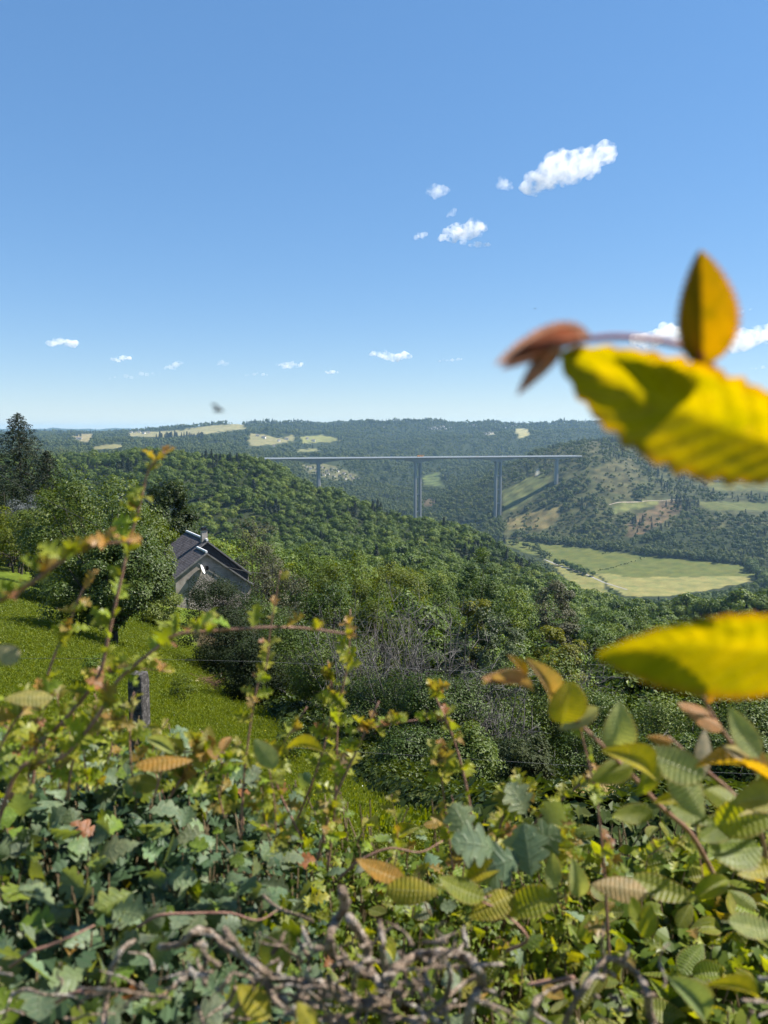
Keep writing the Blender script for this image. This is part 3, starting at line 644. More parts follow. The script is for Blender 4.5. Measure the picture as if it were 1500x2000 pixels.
def forest_mesh(name, seed, n, leaf, mats, kind='round', trunk=True, clumps=38):
    """unit tree: height 1, foot at origin; trunk and crown in one mesh"""
    r = np.random.default_rng(seed)
    mb = MB()
    if kind == 'round':
        C, N, v, cc = crown_points(n, r, .52, .52, .43, .56, clumps, .34, .66, .6)
        if n < 3000: N = norm(norm((C-np.array([0, 0, .50]))*np.array([1, 1, 1.15]))*1.0+norm(C-cc[np.argmin(((C[:, None]-cc[None])**2).sum(-1), 1)])*.75+r.normal(size=(n, 3))*.36); v = v*.7+.15
        if trunk:
            mb.tube([(0, 0, -.05), (.01, 0, .25), (0, .01, .6)], [.03, .024, .012], 5)
            for c in cc[::5]: mb.tube([(0, 0, .3), tuple(c*np.array([.5, .5, .9])), tuple(c)], [.012, .008, .003], 3, cap=False)
    else:
        h = r.random(n)**.75; z = .10+h*.90
        lay = np.round(z*14)/14; z = lay+(r.random(n)-.5)*.03
        ang = r.random(n)*6.283; prof = (1-z)**.8*.26*(.75+.25*np.sin(ang*5+lay*40))+.012
        rr = prof*(.3+.7*r.random(n)**.5)
        C = np.stack([np.cos(ang)*rr, np.sin(ang)*rr, z-rr*.25], 1)
        N = norm(np.stack([np.cos(ang)*.5, np.sin(ang)*.5, np.full(n, .8)], 1)+r.normal(size=(n, 3))*.35); v = r.random(n)
        mb.tube([(0, 0, -.05), (0, 0, .5), (0, 0, .97)], [.022, .014, .003], 5)
    V, F = leaf_quads(C, N, leaf, r)
    Vs = [V]; Fs = [F]; mi = [1]*len(F); va = list(v)
    if mb.n:
        tv = np.vstack(mb.V); tq = np.vstack(mb.Q)+len(V); Vs.append(tv); Fs.append(tq); mi += [0]*len(tq); va += [.5]*len(tq)
        if mb.T: tt = np.vstack(mb.T)+len(V); Fs.append(tt); mi += [0]*len(tt); va += [.5]*len(tt)
    return mkmesh(name, np.vstack(Vs), Fs, [M['bark'], mats], mi, fattr=va)

# ------------------------------------------------------------------ the woods
def visible_mask(X, Y, Z, top, margin=10):
    """rough horizon test along columns of the terrain as seen from the terrace"""
    uu = np.linspace(-140, 1640, 180); YY = np.exp(np.linspace(math.log(20), math.log(15000), 700))
    U, YG = np.meshgrid(uu, YY, indexing='ij'); XG = (U-750)/F0*YG
    el = H(XG, YG)/YG; cm = np.maximum.accumulate(el, 1)
    i = np.clip(np.round((750+F0*X/Y+140)/(1780)*179).astype(int), 0, 179)
    j = np.clip(np.round((np.log(Y*.985)-math.log(20))/(math.log(15000)-math.log(20))*699).astype(int), 0, 699)
    return (Z+top+margin*.4)/Y > cm[i, j]
def scatter(y0, y1, spacing, seed, u0=-120, u1=1620):
    r = np.random.default_rng(seed)
    area = (u1-u0)/F0*(y1**2-y0**2)/2; n = int(area/spacing**2*1.25)
    Y = np.sqrt(y0**2+r.random(n)*(y1**2-y0**2)); X = (u0+r.random(n)*(u1-u0)-750)/F0*Y
    cell = np.stack([np.floor(X/spacing), np.floor(Y/spacing)], 1).astype(np.int64)
    _, k = np.unique(cell[:, 0]*1000003+cell[:, 1], return_index=True); k.sort()
    cx = (cell[k, 0]+.5)*spacing; cyy = (cell[k, 1]+.5)*spacing
    X = cx+(X[k]-cx)*.95; Y = cyy+(Y[k]-cyy)*.95
    return X, Y, r
def woods():
    Xs, Ys, Hs, Ks = [], [], [], []      # K: 0 broadleaf, 1 conifer, 2 hill tree (duller)
    for (y0, y1, sp, sd, hm) in ((58, 330, 6.2, 11, 8.4), (330, 1150, 7.8, 12, 9.4), (1150, 2500, 11.0, 13, 10.5), (2500, 5700, 19, 14, 15)):
        X, Y, r = scatter(y0, y1, sp, sd)
        Z = H(X, Y); px, py = proj(X, Y, Z)
        big = np.clip(_fr(X, Y, 1, 120, 31, 3), -1.5, 1.5)
        h = hm*(.60+.70*r.random(len(X))**1.3+.16*big+.35*(r.random(len(X)) < .07))
        keep = np.ones(len(X), bool)
        # garden, house and near hollow stay clear
        keep &= ~((Y < 118) & (px < 560)); keep &= ~((Y < 88) & (px < 700))
        dh = np.hypot(X-HOUSE[0][0], Y-HOUSE[0][1]); keep &= dh > 22
        # open land (tree foot, middle or top inside the outline)
        for poly, a, b, c in FIELDS:
            m = (Y > a) & (Y < b)
            _, pt = proj(X, Y, Z+h); _, pm = proj(X, Y, Z+h*.5)
            ins = inpoly(px, py, poly) | inpoly(px, pt, poly) | inpoly(px, pm, poly)
            sparse = c in (SCR, BRN) or c == (.13,.11,.05) or c == (.085,.085,.045)
            if sparse: ins &= (r.random(len(X)) < (.40 if c is SCR else .62)); h = np.where(m & inpoly(px, py, poly), h*.68, h) if sparse else h
            keep &= ~(m & ins)
        # valley floor meadow side: floor is grassland unless by the river
        fl = (Z < -212) & (Y > 900) & (Y < 1700)
        keep &= ~(fl & (_fr(X, Y, 1, 140, 77, 2) < -1.2))
        # under the bridge deck the strip is kept cut
        t = ((X+225)*671+(Y-1500)*260)/(671**2+260**2); dist = np.abs((X+225)*260-(Y-1500)*671)/719.6
        dz = (-55-4*t)-Z
        keep &= ~((dist < 13) & (t > -.2) & (t < 1.0) & (dz < 38+0*dz))
        keep &= ~((dist < 16) & (t > .68) & (t < 1.02))
        # thin out the scrubby right hill
        hill = (Y > 1500) & (Y < 2500) & (px > 980)
        keep &= ~(hill & (_fr(X, Y, 1, 90, 41, 3)+.7*r.normal(size=len(X)) > .85))
        keep &= visible_mask(X, Y, Z, h)
        conif = (_fr(X, Y, 1, 160, 51, 3) > 1.15) & (Y > 600) & (r.random(len(X)) < .75)
        conif |= (r.random(len(X)) < .012) & (Y > 250)
        conif |= (Y > 4300) & (Y < 5100) & (r.random(len(X)) < .35)
        conif |= (Y > 1700) & (Y < 2600) & (px > 1160) & (r.random(len(X)) < .22)
        k = np.where(conif, 1, np.where(Y > 1150, 2, 0)); h = np.where(conif, h*1.25, h)
        Xs.append(X[keep]); Ys.append(Y[keep]); Hs.append(h[keep]); Ks.append(k[keep])
    X = np.concatenate(Xs); Y = np.concatenate(Ys); h = np.concatenate(Hs); K = np.concatenate(Ks)
    # hand-placed rows: riverside trees behind the meadow, bushes across it, the grove, ridge conifers
    def row(pts, n, hh, k, y0, y1, sd, sp=6):
        nonlocal X, Y, h, K
        r = np.random.default_rng(sd)
        W_ = [unproj(*p, y0, y1) for p in pts]; seg = np.array([w_[:2] for w_ in W_])
        tt = r.random(n)*(len(seg)-1); i = np.minimum(tt.astype(int), len(seg)-2); f = (tt-i)[:, None]
        q = seg[i]*(1-f)+seg[i+1]*f+r.normal(size=(n, 2))*sp
        X = np.concatenate([X, q[:, 0]]); Y = np.concatenate([Y, q[:, 1]]); h = np.concatenate([h, hh*(.75+.5*r.random(n))]); K = np.concatenate([K, np.full(n, k)])
    row([(1000,1049),(1100,1062),(1260,1083),(1360,1091),(1480,1104)], 170, 11, 2, 1000, 1900, 1, 7)
    row([(1165,1117),(1200,1108),(1262,1088)], 26, 2.6, 2, 900, 1700, 2, 1.5)
    row([(1176,1082),(1188,1081)], 5, 2.5, 2, 900, 1700, 3, 2)
    row([(1082,1102),(1120,1112),(1150,1124)], 24, 10, 0, 900, 1700, 4, 5)
    row([(1000,1062),(1050,1075),(1070,1092)], 26, 9, 2, 900, 1700, 5, 4)
    row([(1476,1112),(1484,1130),(1492,1150)], 24, 14, 0, 800, 1600, 6, 6)
    row([(141,852),(158,852)], 9, 26, 1, 2200, 5000, 7, 9)
    row([(312,856),(350,855)], 26, 24, 1, 2200, 4200, 8, 12)
    row([(366,856),(396,858)], 26, 24, 1, 2200, 4200, 9, 12)
    row([(352,831),(400,829),(440,828)], 40, 12, 0, 3800, 5600, 10, 25)
    row([(740,828),(780,824),(830,828)], 60, 17, 1, 4300, 5600, 11, 25)
    row([(1180,868),(1200,862),(1230,870),(1260,880)], 50, 14, 1, 1700, 2700, 12, 20)
    row([(1310,985),(1340,1000),(1345,985)], 16, 17, 1, 1300, 2100, 13, 12)
    row([(1240,1010),(1252,1020),(1232,1030)], 8, 15, 1, 1200, 1900, 14, 8)
    Z = H(X, Y)
    px, py = proj(X, Y, Z)
    size = h/Y
    names = ['broadleaf_tree', 'conifer', 'hillside_tree']
    r = np.random.default_rng(99)
    meshes = {}
    meshes[0] = [forest_mesh('broadleaf_tree', 60+i, 5200, .052, M['forest'], 'round', clumps=46) for i in range(3)]
    low = {0: [forest_mesh('wood_tree', 80+i, 1150, .105, M['forest'], 'round', clumps=20) for i in range(4)],
           1: [forest_mesh('conifer', 90+i, 700, .085, M['pine'], 'cone') for i in range(3)],
           2: [forest_mesh('hillside_tree', 95+i, 700, .135, M['hill'], 'round', clumps=12) for i in range(4)]}
    labs = {0: ('round-crowned green oak in the wood on the near slope', 'tree', 'oaks of the wood on the near slopes'),
            1: ('dark pointed conifer rising from the woods of the valley', 'conifer', 'conifers standing in the valley woods'),
            2: ('dull green rounded tree on the far side of the valley', 'tree', 'trees on the far side of the valley')}
    src = {}
    for kind in (0, 1, 2):
        sel = np.where(K == kind)[0]; vis = (px[sel] > 5) & (px[sel] < 1495)
        order = sel[np.argsort(-(size[sel]*np.where(vis, 1, .001)))]
        ind, rest = order[:298], order[298:]
        src[kind] = []
        for i in ind:
            if kind == 0: me = meshes[0][r.integers(3)] if Y[i] < 300 else low[0][r.integers(4)]
            else: me = low[kind][r.integers(len(low[kind]))]
            o = mkobj(names[kind], me); wv = h[i]*(.82+.28*r.random()) if kind != 1 else h[i]*(.9+.3*r.random())
            o.location = (X[i], Y[i], Z[i]-.2); o.scale = (wv, wv, h[i]); o.rotation_euler = (0, 0, r.random()*6.283)
            tag(o, *labs[kind])
        # source objects for the mass: copies already standing in the wood
        for me in low[kind]:
            hit = [o for o in COL.objects if o.data is me]
            if not hit:
                i = ind[-1]; o = mkobj(names[kind], me); o.location = (X[i]+3, Y[i]+3, Z[i]-.2); o.scale = (h[i],)*3; tag(o, *labs[kind]); hit = [o]
            src[kind].append(hit[0])
        for part, nm in (((Y[rest] <= 1150), 'near'), ((Y[rest] > 1150), 'far')):
            q = rest[part]
            if len(q) < 3: continue
            wv = h[q]*(.84+.30*r.random(len(q))) if kind != 1 else h[q]*(.9+.3*r.random(len(q)))
            instancer(['oak_wood', 'conifer_wood', 'hillside_wood'][kind], np.stack([X[q], Y[q], Z[q]-.2], 1),
                      np.stack([wv, wv, h[q]], 1), r.random(len(q))*6.283, src[kind],
                      ['dense green oak wood covering the near slopes', 'scattered dark conifers of the distant woods', 'mixed wood covering the far hillsides'][kind], 'woodland')
def instancer(name, pts, scl, rot, sources, label, cat=None):
    me = bpy.data.meshes.new(name); me.vertices.add(len(pts)); me.vertices.foreach_set('co', np.asarray(pts, np.float32).ravel())
    a = me.attributes.new('scl', 'FLOAT_VECTOR', 'POINT'); a.data.foreach_set('vector', np.asarray(scl, np.float32).ravel())
    rv = np.zeros((len(pts), 3), np.float32)
    if np.ndim(rot) == 1: rv[:, 2] = rot
    else: rv[:] = rot
    a = me.attributes.new('rot', 'FLOAT_VECTOR', 'POINT'); a.data.foreach_set('vector', rv.ravel())
    a = me.attributes.new('pick', 'INT', 'POINT'); a.data.foreach_set('value', np.random.default_rng(4).integers(0, len(sources), len(pts)).astype(np.int32))
    o = mkobj(name, me); tag(o, label, cat, kind='stuff')
    g = bpy.data.node_groups.new(name, 'GeometryNodeTree')
    g.interface.new_socket('Geometry', in_out='INPUT', socket_type='NodeSocketGeometry'); g.interface.new_socket('Geometry', in_out='OUTPUT', socket_type='NodeSocketGeometry')
    gi = g.nodes.new('NodeGroupInput'); go = g.nodes.new('NodeGroupOutput'); L = g.links.new
    jn = g.nodes.new('GeometryNodeJoinGeometry')
    for s in sources:
        oi = g.nodes.new('GeometryNodeObjectInfo'); oi.inputs['Object'].default_value = s; oi.inputs['As Instance'].default_value = True; oi.transform_space = 'ORIGINAL'
        L(oi.outputs['Geometry'], jn.inputs[0])
    ip = g.nodes.new('GeometryNodeInstanceOnPoints'); ip.inputs['Pick Instance'].default_value = True
    def attr(nm, dt):
        x = g.nodes.new('GeometryNodeInputNamedAttribute'); x.data_type = dt; x.inputs['Name'].default_value = nm; return x.outputs['Attribute']
    mp = g.nodes.new('GeometryNodeMeshToPoints'); L(gi.outputs[0], mp.inputs[0])
    L(mp.outputs[0], ip.inputs['Points']); L(jn.outputs[0], ip.inputs['Instance'])
    L(attr('pick', 'INT'), ip.inputs['Instance Index']); L(attr('scl', 'FLOAT_VECTOR'), ip.inputs['Scale'])
    er = g.nodes.new('FunctionNodeEulerToRotation'); L(attr('rot', 'FLOAT_VECTOR'), er.inputs[0]); L(er.outputs[0], ip.inputs['Rotation'])
    L(ip.outputs[0], go.inputs[0])
    md = o.modifiers.new('scatter', 'NODES'); md.node_group = g
    return o
woods()

# ------------------------------------------------------------------ near trees and shrubs, each with trunk and crown
def limbs_mesh(cc, r, th, r0, hgt, stems=1, spread=.2):
    mb = MB()
    for s in range(stems):
        a = r.random()*6.283; off = np.array([math.cos(a), math.sin(a), 0])*spread*(0 if stems == 1 else 1)
        top = np.array([r.normal()*.08, r.normal()*.08, hgt*.62])+off*2
        mid = off*1.2+np.array([0, 0, hgt*.3])
        mb.tube([off*.8+[0, 0, -.3], mid, top], [r0, r0*.75, r0*.35], 7)
    for i, c in enumerate(cc):
        st = np.array([0, 0, hgt*(.22+.30*r.random())]); md = st*.4+c*.6; md[2] = st[2]*.45+c[2]*.55-.05*hgt*r.random()
        mb.tube([st, md, c], [r0*.42, r0*.22, r0*.06], 4, cap=False)
    return mb
def near_tree(name, label, cat, px, Y, ptop, wpx, mat, leaf=.12, n=9000, clumps=45, stems=1, low=.5, cfrac=.42, cr=.30, group=None, seed=1, r0=.12, shell=.55, bare=0, sink=0, depth=1.0):
    r = np.random.default_rng(seed)
    X = (px-750)/F0*Y*1.0; zg = h1(X, Y)-sink; ztop = P(px, ptop, Y).z; hgt = max(1.0, ztop-zg); rx = wpx/F0*Y/2
    root = empty(name, (X, Y, zg), label, cat, group)
    rz = hgt*(1-cfrac)/2 if low < .9 else hgt/2*.95
    cz = hgt-rz
    C, N, v, cc = crown_points(n, r, rx, rx*depth, rz, cz, clumps, cr, shell, low)
    # keep leaf tops inside the height
    V, F = leaf_quads(C, N, leaf, r)
    mkobj('crown', mkmesh('crown', V, F, [mat], fattr=v), root)
    limbs_mesh(cc[::2] if stems == 1 else cc[::2], r, 0, r0, cz, stems, rx*.18).obj('trunk', M['bark'], root)
    if bare:
        mb = MB()
        for k in range(bare):
            c = cc[r.integers(len(cc))]; d = norm(c-np.array([0, 0, cz*.3])+r.normal(size=3)*.5*rx); L_ = r.uniform(.4, 1.1)*rx*.55
            p1 = c*.85; p2 = p1+d*L_*.5+r.normal(size=3)*.05; p3 = p1+d*L_+r.normal(size=3)*.12
            mb.tube([p1, p2, p3], [.010, .007, .003], 3, cap=False)
            for q in range(2):
                e = p2+norm(d+r.normal(size=3)*.6)*L_*.4; mb.tube([p2, e], [.006, .002], 3, cap=False)
        mb.obj('bare_twigs', M['greytwig'], root)
    return root
def near_conifer(name, label, px, Y, ptop, wpx, mat, seed, n=15000, group=None, leaf=.30):
    r = np.random.default_rng(seed); X = (px-750)/F0*Y; zg = h1(X, Y); hgt = P(px, ptop, Y).z-zg; rx = wpx/F0*Y/2
    root = empty(name, (X, Y, zg), label, 'conifer', group)
    nb = 230; z = .06+.94*np.linspace(0, 1, nb)**.9; ang = np.arange(nb)*2.4+r.random(nb)*.7
    ln = ((1-z)**.55*rx*(.62+.55*r.random(nb)))+.12
    k = r.integers(0, nb, n); k = np.where(r.random(n) < (ln[k]/rx+.15), k, r.integers(0, nb//2, n)); t = r.random(n)**.7
    bx = np.cos(ang[k])*ln[k]*t; by = np.sin(ang[k])*ln[k]*t; wz = z[k]*hgt-ln[k]*.35*t+ln[k]*.22*t*t
    side = r.normal(size=n)*ln[k]*.13*(1.1-t)
    C = np.stack([bx-np.sin(ang[k])*side, by+np.cos(ang[k])*side, wz-np.abs(r.normal(size=n))*.10*rx*.4], 1)
    N = norm(np.stack([np.cos(ang[k])*.3, np.sin(ang[k])*.3, np.full(n, .9)], 1)+r.normal(size=(n, 3))*.45)
    V, F = leaf_quads(C, N, leaf, r, aspect=.35)
    mkobj('crown', mkmesh('crown', V, F, [mat], fattr=r.random(n)), root)
    mb = MB(); mb.tube([(0, 0, -.3), (0, 0, hgt*.5), (0, 0, hgt*.99)], [hgt*.018, hgt*.011, .02], 7)
    for i in range(0, nb, 2):
        mb.tube([(0, 0, z[i]*hgt), (math.cos(ang[i])*ln[i]*.9, math.sin(ang[i])*ln[i]*.9, z[i]*hgt-ln[i]*.14)], [.04, .01], 3, cap=False)
    mb.obj('trunk', M['bark'], root)
near_conifer('spruce', 'tall ragged dark spruce rising above the skyline at the left', 40, 100, 806, 235, M['spruce'], 1, 42000)
near_conifer('spruce', 'dark spruce cut by the left edge, beside the tallest spruce', -28, 92, 812, 150, M['spruce'], 2, 12000)
near_conifer('spruce', 'lower dark conifer between the tallest spruce and the walnut tree', 92, 88, 880, 150, M['spruce'], 3, 14000)
nt_ = near_tree
nt_('walnut_tree', 'broad dark walnut tree whose trunk stands on the lawn and shades it', 'tree', 212, 31, 1030, 255, M['walnut'], .12, 30000, 80, 1, .85, .14, .26, seed=4, r0=.17)
nt_('ash_tree', 'wide loose tree with pale glinting leaves behind the walnut', 'tree', 180, 46, 905, 285, M['walnut'], .17, 22000, 75, 1, .9, .2, .25, seed=5, r0=.2)
nt_('linden_tree', 'dense rounded tree with a bright sunlit right edge above the house', 'tree', 322, 99, 925, 150, M['linden'], .36, 14000, 60, 1, .9, .1, .26, seed=6, r0=.3)
nt_('ash_tree', 'dark full-crowned tree between the spruce and the walnut', 'tree', 105, 60, 955, 190, M['walnut'], .2, 14000, 60, 1, .95, .05, .26, seed=14, r0=.2)
nt_('ash_tree', 'dark full-crowned tree just left of the house roof', 'tree', 268, 66, 975, 140, M['walnut'], .2, 12000, 55, 1, .95, .05, .26, seed=15, r0=.2)
nt_('ash_tree', 'greyish tree behind the bright bush at the left edge', 'tree', 45, 84, 985, 150, M['linden'], .26, 9000, 45, 1, .95, .05, .28, seed=16, r0=.2)
nt_('yew_tree', 'dark rounded tree at the left edge below the spruces', 'tree', 8, 78, 925, 150, M['laurel'], .2, 12000, 50, 1, .95, .03, .28, seed=18, r0=.2)
nt_('yew_tree', 'dark tree between the spruces and the pale-leaved ash', 'tree', 112, 80, 925, 110, M['laurel'], .2, 10000, 45, 1, .95, .03, .28, seed=19, r0=.2)
nt_('bush', 'dark hedge-like bush at the top of the lawn under the walnut', 'bush', 150, 58, 1085, 230, M['laurel'], .16, 12000, 50, 4, .95, .0, .3, seed=17, depth=.5)
nt_('bush', 'bright green bush at the left edge under the spruces', 'bush', 20, 70, 985, 150, M['bright'], .22, 8000, 40, 3, .95, .0, .32, seed=7)
nt_('bush', 'grey-blue shrub between the bright bush and the spruce', 'bush', 48, 74, 950, 90, M['lilac'], .16, 5000, 26, 3, .95, .0, .35, seed=8)
nt_('bush', 'dark evergreen shrub hiding the foot of the house gable', 'bush', 430, 62, 1116, 165, M['laurel'], .13, 15000, 50, 4, .95, .0, .3, seed=9)
nt_('bush', 'dark leafy shrub below the house, left of the evergreen shrub', 'bush', 300, 52, 1150, 110, M['walnut'], .13, 9000, 40, 3, .95, .0, .3, seed=10)
nt_('dead_tree', 'pale half-bare brownish tree on the slope right of the house roof', 'tree', 495, 112, 985, 95, M['dull'], .28, 3500, 40, 2, .9, .1, .34, seed=11, bare=260, r0=.12)
nt_('bush', 'grey-brown scrubby bush close right of the house', 'bush', 535, 78, 1075, 140, M['dull'], .18, 6000, 40, 4, .95, .0, .32, seed=12, bare=320)
nt_('bush', 'shady grey-green bush right of the house foot', 'bush', 505, 52, 1150, 150, M['sallow'], .12, 10000, 40, 4, .95, .0, .3, seed=13, bare=120)
# mid-distance trees above the thicket
mids = [
 ('oak_tree', 'sunlit green oak nearest the house on its right', 590, 92, 1062, 120, 'forest', .24),
 ('oak_tree', 'sunlit oak second to the right of the house', 670, 84, 1070, 130, 'bright', .24),
 ('oak_tree', 'yellow-green oak in the middle, left of the tall dark oak', 770, 88, 1078, 150, 'bright', .24),
 ('oak_tree', 'dark green oak rising behind the middle of the thicket', 850, 104, 1085, 120, 'forest', .27),
 ('oak_tree', 'tall dark oak with a pointed crown right of centre', 940, 130, 1056, 110, 'forest', .33),
 ('oak_tree', 'low green oak just behind the dead twigs on the left', 640, 54, 1128, 170, 'forest', .17),
 ('oak_tree', 'low yellow-green oak behind the dead twigs in the middle', 745, 50, 1140, 150, 'bright', .16),
 ('oak_tree', 'dark oak behind the pale-leaved tree', 1010, 92, 1130, 110, 'forest', .26),
 ('pine_tree', 'brownish dull green pine rising left of the meadow', 1090, 118, 1108, 105, 'dull', .30),
 ('oak_tree', 'dark oak to the right of the golden round tree', 1175, 70, 1195, 110, 'forest', .2),
 ('oak_tree', 'sunlit oak beyond the golden round tree, below the meadow', 1235, 95, 1190, 120, 'forest', .26),
 ('oak_tree', 'green oak in front of the meadow at the right', 1330, 82, 1215, 150, 'forest', .22),
 ('oak_tree', 'green oak cut by the right edge below the meadow', 1455, 76, 1215, 160, 'forest', .22)]
for i, (nm, lab, px, Y, pt, wp, mt, lf) in enumerate(mids):
    nt_(nm, lab, 'tree', px, Y, pt, wp, M[mt], lf, 9000, 48, 1, .95, .06, .29, seed=30+i, r0=.2)
nt_('whitebeam_tree', 'tree with pale silvery leaves right of the centre', 'tree', 935, 33, 1135, 135, M['silver'], .13, 8000, 42, 2, .95, .05, .3, seed=50, r0=.1)
nt_('whitebeam_tree', 'dark tree sprinkled with silvery leaves left of the golden tree', 'tree', 1000, 30, 1185, 120, M['silver'], .10, 9000, 40, 2, .95, .05, .3, seed=51, r0=.1)
nt_('locust_tree', 'round golden-green tree right of centre', 'tree', 1092, 42, 1198, 125, M['gold'], .14, 11000, 60, 1, .95, .05, .24, seed=52, r0=.12)
nt_('locust_tree', 'yellow-topped tree behind the silvery tree', 'tree', 925, 46, 1128, 90, M['gold'], .16, 6000, 36, 1, .95, .05, .28, seed=53, r0=.12)
# the thicket band
thk = [
 ('leafy grey-green bush at the left end of the thicket, by the brush pile', 545, 29, 1195, 190, 'sallow', .085, 14000, 140, 60),
 ('leafy bush with pale leaves behind the lawn edge, left of the dead twigs', 640, 24, 1215, 200, 'sallow', .075, 16000, 160, 61),
 ('dark leafy bush hanging over the lawn in the middle of the thicket', 740, 17.5, 1330, 240, 'sallow', .06, 20000, 120, 62),
 ('tall leafy bush right of the middle of the thicket', 850, 16, 1300, 230, 'sallow', .055, 20000, 220, 63),
 ('low bush with pale leaves at the foot of the thicket beside the lawn corner', 800, 13.5, 1440, 190, 'sallow', .05, 14000, 60, 64),
 ('leafy bush among the bare twigs right of the middle', 960, 20, 1290, 220, 'sallow', .065, 16000, 200, 65),
 ('grey-green bush below the golden tree', 1090, 22, 1290, 220, 'sallow', .075, 16000, 160, 66),
 ('grey-green bush behind the hornbeam twigs at the right', 1210, 20, 1310, 230, 'sallow', .07, 16000, 90, 67),
 ('tall slender-stemmed bush over the dry grass at the right', 1330, 15, 1345, 260, 'sallow', .055, 22000, 60, 68),
 ('leafy bush at the right edge behind the hornbeam leaves', 1470, 14, 1340, 260, 'sallow', .055, 20000, 60, 69),
 ('small dark bush under the twigs left of the dry grass', 1010, 14, 1450, 190, 'laurel', .05, 12000, 60, 70),
 ('large black-green bush added as the black shadow below the house', 425, 36, 1175, 175, 'laurel', .09, 16000, 20, 76),  # added bush, its dark leaves stand in for the shadow on the ground
 ('dark bush added to fill the shadow beside the brush pile', 492, 27, 1235, 150, 'laurel', .075, 14000, 40, 77),  # likewise added, dark foliage in place of shaded ground
 ('low leafy bush at the lawn corner close behind the hedge', 925, 9.6, 1560, 170, 'sallow', .04, 9000, 20, 78),
 ('small bush in the dark gap left of the dry grass', 1040, 9.0, 1600, 110, 'laurel', .04, 6000, 10, 79),
 ('near leafy bush with thin stems beside the dry grass, right', 1330, 10.5, 1440, 230, 'sallow', .045, 15000, 40, 72),
 ('near leafy bush at the right edge above the hedge', 1480, 9.5, 1430, 230, 'sallow', .045, 15000, 40, 73),
 ('low bush left of the dry grass close behind the hedge', 1010, 11, 1530, 170, 'laurel', .042, 10000, 40, 74),
 ('low dark bush above the dry grass', 1165, 15.5, 1420, 190, 'sallow', .05, 12000, 60, 75),
 ('bright little bush low in the thicket', 905, 14.5, 1400, 100, 'bright', .045, 6000, 20, 71)]
for lab, px, Y, pt, wp, mt, lf, n, bare, sd in thk:
    nt_('thicket_bush', lab, 'bush', px, Y, pt, wp, M[mt], lf, n, 46, 5, .98, .0, .34, seed=sd, r0=.045, bare=bare, shell=.35)
def twig_thicket(label, px, Y, wpx, ptop, n, seed):
    r = np.random.default_rng(seed); X = (px-750)/F0*Y; zg = h1(X, Y); hgt = P(px, ptop, Y).z-zg; W_ = wpx/F0*Y/2
    root = empty('dead_shrub', (X, Y, zg), label, 'shrub')
    st = MB(); tw = MB()
    for i in range(n):
        a = r.random()*6.283; b0 = np.array([r.normal()*W_*.35, r.normal()*W_*.3, -.1]); lean = np.array([r.normal()*W_*.45, r.normal()*W_*.4, 0]); hh = hgt*r.uniform(.55, 1.02)
        pts = [b0+lean*t**1.3+np.array([r.normal()*.05, r.normal()*.05, hh*t]) for t in (0, .3, .55, .8, 1)]
        st.tube(pts, [.022, .016, .012, .008, .003], 4, cap=False)
        for q in range(9):
            t = r.uniform(.35, .95); k = t*4; i0 = int(k); f = k-i0; p = pts[i0]*(1-f)+pts[min(4, i0+1)]*f
            d = norm(np.array([r.normal()*.8, r.normal()*.8, r.uniform(.1, 1.0)])); L_ = hgt*r.uniform(.08, .22)
            p2 = p+d*L_*.5; p3 = p+d*L_+r.normal(size=3)*.05*hgt*.5
            tw.tube([p, p2, p3], [.007, .005, .002], 3, cap=False)
            for _ in range(2):
                e = p2+norm(d+r.normal(size=3)*.7)*L_*.4; tw.tube([p2, e], [.004, .0015], 3, cap=False)
    st.obj('stem_cluster', M['greytwig'], root); tw.obj('bare_twigs', M['greytwig'], root)
twig_thicket('tangle of bare grey twigs in the middle of the thicket', 830, 17.5, 260, 1165, 46, 1)
twig_thicket('bare grey twiggy shrub left of the middle of the thicket', 700, 21, 200, 1170, 30, 2)
twig_thicket('bare twiggy shrub with slanting stems above the dry grass', 960, 15.5, 200, 1290, 26, 3)
twig_thicket('bare grey twiggy shrub below the golden tree', 1130, 24, 170, 1240, 22, 4)

